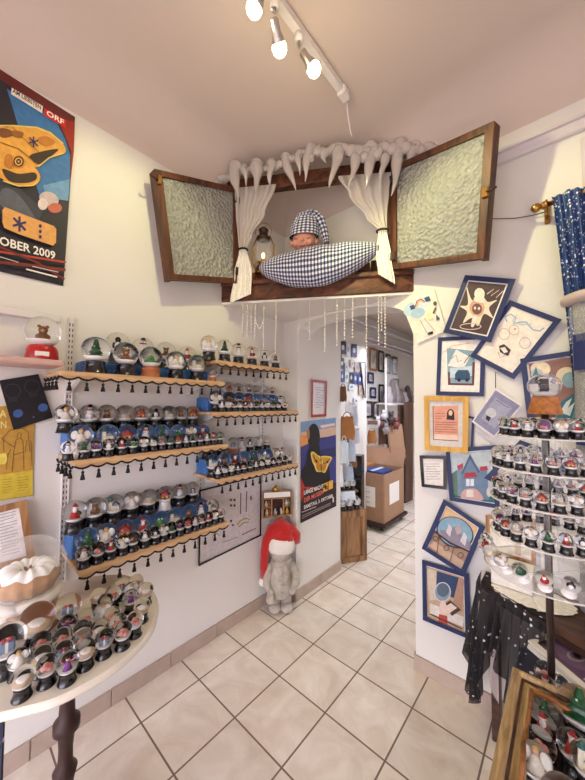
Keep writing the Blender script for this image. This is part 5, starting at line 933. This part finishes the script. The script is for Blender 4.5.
# ------------------------------------------------------------------ prints stacked on the low table
Pa, Pb, Pc = onz(528, 642, ZL+.03), onz(575, 628, ZL+.03), onz(588, 694, ZL+.03); Pd = Pb+Pc-Pa
for i in range(4):
    z = ZL+.004+i*.0085; off = V((-.014+.012*(i % 3), .006*(3-i)-.006, 0)) if i < 3 else V((0, 0, 0)); c = (Pa+Pd)/2; Q = [V((p.x, p.y, z))+off for p in (Pa, Pb, Pd, Pc)]; h_ = V((0, 0, .0075))
    t = thing('mounted_print', ['white mounted print at the bottom of the stack on the star cloth', 'white mounted print second from the bottom of the stack on the star cloth', 'white mounted print just under the purple one on the stack', 'purple globe print in a white mount, topmost of the stack'][i], 'print', sum(Q, V((0, 0, 0)))/4, 'mounted prints on the low table')
    m_ = MB(); m_.prism(Q, h_, white); m_.build('white_mount', t)
    if i == 3:
        e1, e2 = Q[1]-Q[0], Q[3]-Q[0]; P2 = lambda u, v, k=0.: Q[0]+e1*u+e2*v+h_+V((0, 0, .0004+k)); m_ = MB()
        m_.add([P2(.09, .09), P2(.91, .09), P2(.91, .91), P2(.09, .91)], [(0, 1, 2, 3)], flat('6A4F72')); m_.add([P2(.5+.34*math.cos(a), .5+.34*math.sin(a), .0004) for a in [2*PI*k/28 for k in range(28)]], [tuple(range(28))], flat('7C6284'))
        m_.add([P2(.42+.15*math.cos(a), .5+.11*math.sin(a), .0008) for a in [2*PI*k/24 for k in range(24)]], [tuple(range(24))], flat('B09AB0')); m_.add([P2(.42+.10*math.cos(a), .5+.08*math.sin(a), .0012) for a in [2*PI*k/24 for k in range(24)]], [tuple(range(24))], flat('6E5676')); m_.add([P2(.36, .5, .0016), P2(.43, .44, .0016), P2(.48, .52, .0016), P2(.40, .58, .0016)], [(0, 1, 2, 3)], flat('1E1824'))
        for u, v in ((.15, .15), (.85, .15), (.15, .85), (.85, .85)): m_.add([P2(u+.03*math.cos(a), v+.02*math.sin(a), .0008) for a in [2*PI*k/14 for k in range(14)]], [tuple(range(14))], flat('D8C8D4'))
        m_.build('print', t)
# ------------------------------------------------------------------ gilded picture-frame tray with globes
X0, X1, Y0, Y1, ZF = -.142, .30, .42, 1.172, .80; ty = thing('gilded_tray', 'gilded wooden picture frame used as a tray of globes, nearest the camera', 'tray', ((X0+X1)/2, (Y0+Y1)/2, ZL))
prof = [(0, 0), (0, .028), (.008, .034), (.016, .034), (.026, .022), (.034, .02), (.042, .026), (.05, .022), (.056, .006), (.056, 0)]
for (p, q, nr) in (((X0, Y0), (X0, Y1), (1, 0)), ((X0, Y1), (X1, Y1), (0, -1)), ((X1, Y1), (X1, Y0), (-1, 0)), ((X1, Y0), (X0, Y0), (0, 1))):
    d = V((q[0]-p[0], q[1]-p[1], 0)).normalized(); m_ = MB(); vs = []
    for (pt, sg) in ((p, 1), (q, -1)): vs += [V((pt[0]+nr[0]*a+d.x*a*sg, pt[1]+nr[1]*a+d.y*a*sg, ZF-.034+b_)) for a, b_ in prof]
    
    bd = MB()
    for a, b_, rr, mm in ((.027, -.012, .0035, brownwood), (.05, -.012, .005, basewood)):
        bd.tube([V((pt[0]+nr[0]*a+d.x*a*sg, pt[1]+nr[1]*a+d.y*a*sg, ZF+b_+.001)) for pt, sg in ((p, 1), (q, -1))], rr, mm, 8)
    bd.build('gilded_bead', ty)
    n = len(prof); m_.add(vs, [(i, (i+1) % n, n+(i+1) % n, n+i) for i in range(n)]+[tuple(range(n-1, -1, -1)), tuple(range(n, 2*n))], gold_frame); m_.build('frame_side', ty)
m_ = MB(); m_.box(((X0+X1)/2, (Y0+Y1)/2, ZL+.052), (X1-X0-.03, Y1-Y0-.03, .10), brownwood); m_.build('tray_box', ty)
ZI = ZL+.103; wh = [(546, 679, .058, 'rose'), (545.5, 693, .058, 'red'), (545, 708, .058, 'angel'), (545, 722, .06, 'tree'), (543, 738, .062, 'red'), (540, 757, .064, 'rose'), (536, 777, .066, 'angel'), (560, 688, .05, 'cake')]
wn_ = ['farthest', 'second farthest', 'third farthest', 'fourth farthest', 'fifth farthest', 'second nearest', 'nearest']
for i, (x, y, D, f) in enumerate(wh):
    p = onz(x, y, ZI+.056); globe((p.x, p.y, ZI+.17*D), D, f, 'black', f'small globe with {FIG[f][1]}, {wn_[i]} in the row along the gilded tray side' if i < 7 else 'small cream globe behind the large fir-tree globe in the gilded tray', 'globes in the gilded tray', tilt=(-.35, 0), fs=1.4)
for (x, y, D, f, lb) in [(580, 722, .092, 'tree', 'largest globe in the gilded tray, with a green tree on white snow'), (573, 757, .062, 'red', 'globe with a red-coated figure lying beside the tray largest globe'), (566, 822, .08, 'bear', 'grey-looking globe with brown bear at the near end of the gilded tray'), (590, 775, .07, 'church', 'globe with a pale church at the tray edge of the photo')]:
    p = onz(x, y, ZI+.9*D); globe((p.x, p.y, ZI+.15*D), D, f, 'black', lb, 'globes in the gilded tray', tilt=(-.35, 0), fs=1.35)
m_ = MB(); c = onz(563, 706, ZI+.02); m_.prism([c+V((-.02, .03, -.019)), c+V((.015, .03, -.019)), c+V((.015, -.03, .01)), c+V((-.02, -.03, .01))], (0, 0, .003), fl('9FBAD2')); tag(m_.build('blue_card', org=c-V((0, 0, .02))), 'pale blue card propped between the globes in the gilded tray', 'card')
# ------------------------------------------------------------------ tall revolving column at the picture edge
kc = dep(600, 400, 1.32); kt = thing('display_column', 'tall grey speckled display column with a beige cap and navy cards', 'display column', (kc.x, kc.y, ZT))
zc_ = dep(600, 294, 1.32).z; gm = speckle('grey_speckled_board', '8E8C90', 'C4C2C6', 160, .3, .6)
m_ = MB(); m_.lathe((kc.x, kc.y, ZT+.001), [(.085, 0), (.085, .02), (.08, .03), (.08, zc_-ZT-.02)], gm, 28); m_.build('column', kt)
m_ = MB(); m_.lathe((kc.x, kc.y, zc_-.02), [(.09, -.012), (.118, 0), (.12, .018), (.11, .03), (.00001, .04)], mat('beige_cap', 'C8B6AA', .5), 32); m_.build('cap', kt)
m_ = MB(); m_.lathe((kc.x, kc.y, zc_-.2), [(.092, 0), (.092, .165)], acryl, 28); m_.build('acrylic_sleeve', kt)
for (za, zb) in ((334, 370), (419, 445)):
    m_ = MB(); z1, z0 = dep(600, za, 1.32).z, dep(600, zb, 1.32).z
    for k in range(3): a = PI+.9+k*.85; u_ = V((-math.sin(a), math.cos(a), 0)); c = V((kc.x+.088*math.cos(a), kc.y+.088*math.sin(a), (z0+z1)/2)); m_.box(c, (.004, .06, z1-z0), fl('27305E'), Matrix.Rotation(a, 3, 'Z'))
    m_.build('navy_card_row', kt)
m_ = MB(); kb = V((.09, 1.60, ZT+.001)); m_.prism([kb+V((-.06, 0, 0)), kb+V((.12, 0, 0)), kb+V((.10, .03, .40)), kb+V((-.05, .03, .40))], (0, .008, 0), fl('A8B4C8')); tag(m_.build('pale_blue_board', org=kb), 'pale blue board leaning behind the acrylic stand', 'board')
# ------------------------------------------------------------------ stockroom behind the passage
def px_quad(pf, x0, y0, x1, y1): return [(x0, y0), (x1, y0), (x1, y1), (x0, y1)]
XS = -2.5
def PS(x, y, o=0.): return onx(x, y, XS+.001+o)
def skewq(x0, x1, y0, y1):   # upright rectangle on the stockroom wall between two columns
    a, b = PS(x0, y0), PS(x0, y1); c = []
    for x, z in ((x0, a.z), (x1, a.z), (x1, b.z), (x0, b.z)):
        y = ypx(x, XS, z); d = V((XS, y, z))-CAM; D = d.dot(FW); c.append((292.5+F*d.dot(RT)/D, 390-F*d.dot(UP)/D))
    return c
fr = [(370, 377.4, 347, 370, 'brown framed', easelwood), (378.6, 384, 350, 371.5, 'black framed', black), (386.2, 390.6, 353.5, 373.5, 'black framed', black), (392.4, 397.6, 356, 374.5, 'dark brown framed', brownwood), (368.2, 374, 372, 383, 'small navy framed', navy), (370.6, 376.4, 387, 398, 'small blue-black framed', navy), (379.2, 384.6, 384, 404, 'narrow black framed', black), (364.5, 372.5, 401, 418, 'lower black framed', black), (373.5, 378.5, 401.5, 419, 'lower grey framed', iron), (393, 399, 378, 392, 'tilted-looking dark framed', iron)]
wh_ = ['leftmost of the upper stockroom row', 'second of the upper stockroom row', 'third of the upper stockroom row', 'rightmost of the upper stockroom row', 'below the brown framed one', 'lower of the two small ones', 'right of the two small ones', 'above the cardboard box', 'beside the lower black framed one', 'right of the glass panel edge']
for (x0, x1, y0, y1, lb, m), w2 in zip(fr, wh_):
    picture('framed_picture', f'{lb} picture on the stockroom wall, {w2}', 'picture', skewq(x0, x1, y0, y1), PS, .035, .03, m, 'CFC8C8', [('p', 'A8A6AC', [(x0+(x1-x0)*.32, y0+(y1-y0)*.35), (x0+(x1-x0)*.68, y0+(y1-y0)*.37), (x0+(x1-x0)*.68, y0+(y1-y0)*.7), (x0+(x1-x0)*.32, y0+(y1-y0)*.7)])], .0, group='pictures on the stockroom wall')
# partition hung with cards and bags just behind the passage wall
XP = -1.97; yp0, yp1 = 2.95, ypx(366.5, XP, 1.6)
m_ = MB(); m_.box((XP-.04, (2.62+yp1)/2, 1.25), (.08, yp1-2.62, 2.5), plaster); struct(m_.build('wall_partition'), 'white partition hung with cards and bags', 'wall')
def PQ(x, y, o=0.): return onx(x, y, XP+.001+o)
cards = [(340, 346, 341, 354, '2A2630', 'black card'), (346.5, 350.5, 343, 356, 'D8D4DC', 'white card'), (351.5, 357, 344, 357, '2C3060', 'navy card'), (338.6, 342, 345, 359, '8A3A34', 'brick-red card'), (340, 344, 358, 369, '34303A', 'dark card'), (345, 348.5, 363, 371, 'C8C8D4', 'silver card'), (350.5, 354.5, 360, 367, 'C8B4A4', 'cream card'), (355, 360.5, 362, 372, 'B8A49C', 'pinkish card'), (340.5, 344, 370.5, 382, '3A4A8A', 'blue card'), (345, 349, 371.5, 382, 'D4DCE0', 'oval-print white card'), (349.5, 353, 372, 383, '20242E', 'black booklet'), (353.5, 357.4, 372.5, 384, '3A4A8C', 'blue booklet'), (358, 362, 373.5, 385, '30407E', 'deep blue booklet'), (349, 354.5, 384, 390, 'DCE6EE', 'pale blue card'), (359, 364, 385, 395, 'C8A888', 'tan card'), (354, 358.5, 398, 404, 'E0E4EA', 'white note')]
for i, (x0, x1, y0, y1, c, lb) in enumerate(cards):
    p = PQ((x0+x1)/2, (y0+y1)/2); picture('display_card', f'{lb} on the white stockroom partition, {["first", "second", "third", "fourth", "fifth"][(i, i-4, i-8, i-13)[(i > 3)+(i > 7)+(i > 12)]]} along its {["top", "second", "third", "lowest"][(i > 3)+(i > 7)+(i > 12)]} row', 'card', [(x0, y0), (x1, y0+.3), (x1, y1+.2), (x0, y1)], PQ, 0, .015, None, c, [('e', 'C8CCD8' if c < '8' else '8A94A8', (x0+x1)/2, (y0+y1)/2, (x1-x0)*.25, (y1-y0)*.2)], .0, group='cards on the stockroom partition')
picture('framed_picture', 'tall thin black framed picture at the end of the white stockroom partition', 'picture', [(360.5, 361.5), (365.8, 362), (365.8, 398), (364.5, 398)], PQ, .012, .012, black, 'D6D2D8', [], .02)
def bag(name, x, y, w_, h_, m, lb, D):
    c = dep(x, y, D); s_ = D/312; m_ = MB(); R = RT; ww, hh = w_*s_/2, h_*s_/2; 
    def fn(u, v):
        a = u*2*PI; k = 1-.25*v**2+.04*math.sin(7*v+3*a); return c+R*ww*k*math.cos(a)*(1+.1*math.sin(3*v))+FW*ww*.45*math.sin(a)*(1-.6*v)+V((0, 0, hh*(2*v-1)+.01*math.sin(3*a)))
    m_.grid(fn, 22, 12, m); m_.tube([c+R*ww*.5*math.cos(a)+V((0, 0, hh+hh*.45*math.sin(a))) for a in [PI*i/8 for i in range(9)]], .004, m, 6); tag(m_.build(name, org=c-V((0, 0, hh))), lb, 'bag')
bag('paper_bag', 347, 428, 15, 22, kraft, 'brown paper bag hung on the stockroom partition, above the minis crate', 3.1)
bag('paper_bag', 343, 394, 7, 14, mat('dark_kraft', '6E4A30', .8), 'dark brown paper bag hung below the stockroom cards', 3.05)
bag('gift_bag', 354, 416, 8, 18, fl('D4DEEA'), 'pale blue gift bag hung beside the brown paper bag', 3.2)
bag('gift_bag', 344, 452, 8, 22, fl('CFDAE6'), 'pale blue wrapped gift bag low on the stockroom partition', 3.05)
bag('gift_bag', 352, 448, 7, 26, fl('B8C4D6'), 'blue-grey slim gift bag beside the low pale blue one', 3.15)
bag('ribbon_bunch', 357, 436, 6, 14, fl('E2E8F0'), 'white ribbon bunch hung at the partition end', 3.3)
bag('paper_bag', 372, 437, 9, 12, kraft, 'orange-brown paper bag on the stockroom shelf edge', 3.9)
for (nm, x, y, w_, h_, m, lb, D) in [('cloth_sack', 383, 431, 9, 26, mat('dark_brown_sack', '54362A', .9, noise=.2), 'dark brown cloth sack hanging left of the glass edge in the stockroom', 4.6), ('cloth_sack', 392, 436, 10, 22, mat('umber_sack', '6A4838', .9, noise=.2), 'umber cloth sack hanging behind the leaning panel', 4.85), ('gift_bag', 340.5, 476, 5, 20, fl('E4EAF2'), 'white gift bag lowest on the stockroom partition', 3.02), ('gift_bag', 350, 474, 7, 14, fl('AEBBD0'), 'grey-blue crumpled bag above the crate rack', 3.2), ('paper_bag', 353, 462, 8, 10, mat('dull_kraft', '8A6040', .85), 'flat dull brown bag just above the black cabinet', 3.3), ('ribbon_bunch', 349, 408, 8, 9, fl('EEF2F8'), 'white ribbon bunch beside the dark brown paper bag', 3.15)]: bag(nm, x, y, w_, h_, m, lb, D)
for i, (x0, x1, y0, y1, D, c, lb) in enumerate([(368, 386, 421, 427, 4.4, '5E4638', 'dark wooden wall shelf above the cardboard box'), (340, 360, 438, 441, 3.25, '6A4C38', 'thin brown shelf board on the stockroom partition')]):
    a_, b_ = dep(x0, y0, D), dep(x1, y0, D+.12); m_ = MB(); m_.prism([a_, b_, b_-V((0, 0, .05)), a_-V((0, 0, .05))], -DN*.12, fl(c)); tag(m_.build('wall_board', org=a_), lb, 'shelf')
# cardboard box on a trolley
bc = V((-2.04, 3.99, 0)); tr2 = thing('box_trolley', 'dark wooden trolley under the big cardboard box', 'trolley', bc)
m_ = MB(); m_.box(bc+V((0, 0, .085)), (.70, .70, .04), iron, bev=.006); m_.build('deck', tr2)
for a in (-1, 1):
    for b in (-1, 1): m_ = MB(); m_.lathe(bc+V((a*.28-.015, b*.28, .034)), [(.032, 0), (.034, .006), (.034, .024), (.032, .03)], black, 14, axis=(1, 0, 0)); m_.build('caster', tr2)
bx_ = thing('cardboard_box', 'big open cardboard box with two white labels, standing in the stockroom', 'box', bc+V((0, 0, .106))); zt0, zt1 = .106, .70; hw = .31
m_ = MB()
for (cx, cy, dx, dy) in ((0, -hw, 2*hw, .012), (0, hw, 2*hw, .012), (-hw, 0, .012, 2*hw-.012), (hw, 0, .012, 2*hw-.012)): m_.box(bc+V((cx, cy, (zt0+zt1)/2)), (dx, dy, zt1-zt0), card)
m_.box(bc+V((0, 0, zt0+.006)), (2*hw-.02, 2*hw-.02, .01), card); m_.build('box_body', bx_)
for ax, sgn in (('y', 1), ('x', -1)):
    m_ = MB(); p, q, e = (V((-hw, hw, zt1)), V((hw, hw, zt1)), V((0, .08, .24))) if ax == 'y' else (V((-hw, -hw, zt1)), V((-hw, hw, zt1)), V((-.10, 0, .20)))
    m_.prism([bc+p, bc+q, bc+q+e, bc+p+e], (0, -.006, .004), card); m_.build('flap', bx_)
m_ = MB(); m_.prism([bc+V((hw+.007, -.16, .30)), bc+V((hw+.007, .14, .30)), bc+V((hw+.007, .14, .56)), bc+V((hw+.007, -.16, .56))], (.001, 0, 0), white); m_.build('side_label', bx_)
m_ = MB(); m_.prism([bc+V((-.20, -hw-.007, .28)), bc+V((.20, -hw-.007, .28)), bc+V((.20, -hw-.007, .53)), bc+V((-.20, -hw-.007, .53))], (0, -.001, 0), white)
for k in range(6): m_.box(bc+V((-.02, -hw-.0085, .49-.032*k)), (.30 if k % 2 else .2, .001, .006), fl('8A8680'))
m_.build('front_label', bx_)
m_ = MB(); m_.box(bc+V((.13, -.12, .58)), (.28, .30, .28), fl('2A3F7E'), bev=.01); m_.box(bc+V((.13, -.12, .721)), (.05, .302, .004), fl('C8D4E8')); tag(m_.build('blue_parcel', org=bc+V((.13, -.12, .44))), 'blue wrapped parcel sticking out of the cardboard box', 'parcel')
m_ = MB(); m_.box(bc+V((-.17, -.05, .60)), (.26, .36, .30), kraft, bev=.008); tag(m_.build('brown_carton', org=bc+V((-.17, -.05, .45))), 'small brown carton inside the big cardboard box', 'carton')
m_ = MB(); c = dep(357.5, 466, 3.56); m_.box((c.x, c.y, .50), (.13, .14, .995), black, Matrix.Rotation(.3, 3, 'Z'), .01); tag(m_.build('black_cabinet', org=(c.x, c.y, 0)), 'narrow black cabinet behind the minis crate', 'cabinet')
# leaning boards at the right of the view into the stockroom
for i, (x0, x1, y0, y1, D, m, lb) in enumerate([(388, 402, 424, 458, 4.5, card, 'pale cardboard panel leaning diagonally over the big box'), (399.5, 404.5, 405, 515, 4.95, brownwood, 'brown upright board at the stockroom right, left of the pair'), (405.5, 413, 402, 516, 4.95, wood('dull_brown_board', '4A3228', '6E5040', 8, 2), 'wide brown upright board half hidden by the passage post')]):
    q = [dep(x0, y0, D), dep(x1, y0, D+.2), dep(x1+(4 if i == 0 else 0), y1, D+.2), dep(x0+(4 if i == 0 else 0), y1, D)]
    if i: 
        for k in (2, 3): q[k] = V((q[3-k].x if False else q[k].x, q[k].y, .002))
    n_ = (q[1]-q[0]).cross(q[3]-q[0]).normalized(); m_ = MB(); m_.prism(q, n_*.03, m); tag(m_.build('leaning_board', org=q[3]), lb, 'board', 'boards leaning in the stockroom')
sh_ = thing('stock_shelf', 'stockroom shelf crowded with small white and brown stock at the right of the glass edge', 'shelf', (XS+.16, 6.1, 1.5))
m_ = MB(); m_.box((XS+.16, 6.0, 1.585), (.30, 2.0, .03), whitemetal); m_.build('board', sh_)
for i, (px, c, hh) in enumerate([(388.5, 'B8AEB4', .3), (392.5, '6A5650', .42), (396.5, 'A89AA0', .34), (400.5, '8A7A78', .26), (404, 'C4BAC0', .22), (407.5, '5A4A48', .34), (410.5, '9A8A84', .25)]):
    y = ypx(px, XS+.18, 1.7); m_ = MB(); m_.lathe((XS+.18, y, 1.6005), [(.075, 0), (.085, hh*.3), (.05, hh*.7), (.055, hh*.85), (.02, hh)], fl(c), 12); tag(m_.build('stock_ornament', org=(XS+.18, y, 1.6005)), f'dim ornament on the stockroom shelf, {ORD[i]} from the glass panel edge', 'ornament', 'ornaments on the stockroom shelf')
for i, (x, y, c, r) in enumerate([(381, 424, '5A3A34', .07), (386, 430, '8E878A', .075), (378, 423, 'C4C0C6', .07), (391, 420, '3A2C2C', .085), (396, 425, '74403A', .075), (384, 416, 'C8CCD4', .06)]):
    p = dep(x, y, 4.5); r *= .62; m_ = MB(); m_.ball(p, r, fl(c), 12, 8, 1.25); m_.ball(p+V((0, 0, r*1.5)), r*.75, fl(c), 12, 8); [m_.ball(p+RT*(sg*r*k1)+V((0, 0, r*k2)), r*.33, fl(c), 8, 6, 1.3) for sg in (-1, 1) for k1, k2 in ((.5, 2.1), (.9, .3), (.5, -1.1))]; tag(m_.build('stuffed_toy', org=p-V((0, 0, r))), ['dark red stuffed toy hanging in the stockroom above the box', 'grey stuffed toy hanging in the stockroom above the box', 'white stuffed toy hanging near the paper bag in the stockroom', 'nearly black stuffed toy under the stockroom shelf', 'rust red stuffed toy beside the leaning panel', 'small pale stuffed toy under the narrow black frame'][i], 'stuffed toy', 'stuffed toys hanging in the stockroom')
gp = thing('glass_partition', 'thin-edged glass partition standing in the stockroom', 'glass partition', dep(386, 430, 4.8)); e0 = dep(386, 430, 4.8)
m_ = MB(); m_.box((e0.x, e0.y, 1.15), (.022, .022, 2.296), whitemetal); m_.build('edge_post', gp); m_ = MB(); m_.prism([(e0.x+.012, e0.y, .004), (e0.x+.06, e0.y+.3, .004), (e0.x+.06, e0.y+.3, 2.29), (e0.x+.012, e0.y, 2.29)], (.004, .004, 0), pane); m_.build('glass_sheet', gp)
z_ = dep(386, 405, 4.8).z; m_ = MB(); m_.tube([(e0.x+.012, e0.y-.002, z_), (e0.x+.06, e0.y+.298, z_)], .008, whitemetal, 6); m_.build('cross_bar', gp)
# worn crate carrying miniature globes and a sign
c0, c1 = onz(339.5, 563.5, 0), onz(366, 559.5, 0); dd = (c1-c0); dd.z = 0; wv_ = dd.length; dd.normalize(); nn = V((dd.y, -dd.x, 0)); bk = -nn*.24; hz = .50
cr = thing('wooden_crate', 'worn wooden crate with a recessed panel behind the passage wall, globes on top', 'crate', (c0+c1)/2+bk*.5)
m_ = MB(); m_.prism([c0+V((0, 0, .003)), c1+V((0, 0, .003)), c1+bk+V((0, 0, .003)), c0+bk+V((0, 0, .003))], (0, 0, hz), cratewood); m_.build('crate_body', cr)
m_ = MB()
for (a, b, z0, z1) in ((0, .17, 0, 1), (.83, 1, 0, 1), (.17, .83, 0, .1), (.17, .83, .88, 1)): p, q = c0+dd*wv_*a+nn*.001, c0+dd*wv_*b+nn*.001; m_.prism([p+V((0, 0, .003+z0*hz)), q+V((0, 0, .003+z0*hz)), q+V((0, 0, .003+z1*hz)), p+V((0, 0, .003+z1*hz))], nn*.018, cratewood)
m_.build('face_frame', cr)
for i, (u, v, D) in enumerate([(.15, -.03, .075), (.42, -.03, .08), (.72, -.035, .08), (.25, -.12, .075), (.55, -.12, .08), (.82, -.12, .075)]):
    p = c0+dd*wv_*u-nn*(-v); globe((p.x, p.y, hz+.0035), D, ['cake', 'angel', 'snowman', 'cake', 'church', 'angel'][i], 'black', f'small globe on the worn crate, {["front row, near the passage wall", "front row, middle", "front row, toward the box", "back row, near the passage wall", "back row, middle", "back row, toward the box"][i]}', 'globes on the worn crate')
ps = c0+dd*wv_*.5+bk*.82; rk = thing('crate_rack', 'small raised brown rack at the back of the worn crate', 'rack', ps+V((0, 0, hz+.004)))
m_ = MB(); m_.box(ps+V((0, 0, hz+.07)), (.04, .04, .13), cratewood); m_.build('post', rk); m_ = MB(); m_.box(ps+V((0, 0, hz+.145)), (wv_*.95, .10, .02), cratewood, Matrix.Rotation(math.atan2(dd.y, dd.x), 3, 'Z')); m_.build('rack_board', rk)
for i in range(4):
    p = ps+dd*wv_*(-.33+.22*i); globe((p.x, p.y, hz+.156), .075, ['angel', 'cake', 'snowman', 'church'][i], 'black', f'small globe on the raised crate rack, {["nearest the passage wall", "second from the passage wall", "third from the passage wall", "nearest the cardboard box"][i]}', 'globes on the crate rack')
sg_ = c0+dd*wv_*.36-nn*.02+V((0, 0, hz)); m_ = MB(); m_.prism([sg_+dd*-.075+V((0, 0, .10)), sg_+dd*.085+V((0, 0, .10)), sg_+dd*.085-nn*.02+V((0, 0, .185)), sg_+dd*-.075-nn*.02+V((0, 0, .185))], -nn*.003, fl('DCE6F2')); m_.tube([sg_+V((0, 0, .004)), sg_-nn*.004+V((0, 0, .12))], .004, steel, 6); tag(m_.build('price_sign', org=sg_), 'blank pale blue sign card standing on the worn crate', 'sign')
S.view_settings.view_transform = 'Standard'; S.view_settings.look = 'None'; S.view_settings.gamma = 1; S.view_settings.use_curve_mapping = False
S.view_settings.exposure = .88
S.cycles.use_denoising = True; S.cycles.max_bounces = 12; S.cycles.transparent_max_bounces = 24; S.cycles.transmission_bounces = 10; S.cycles.diffuse_bounces = 4
S.cycles.caustics_refractive = True; S.cycles.caustics_reflective = False; S.cycles.sample_clamp_indirect = 6
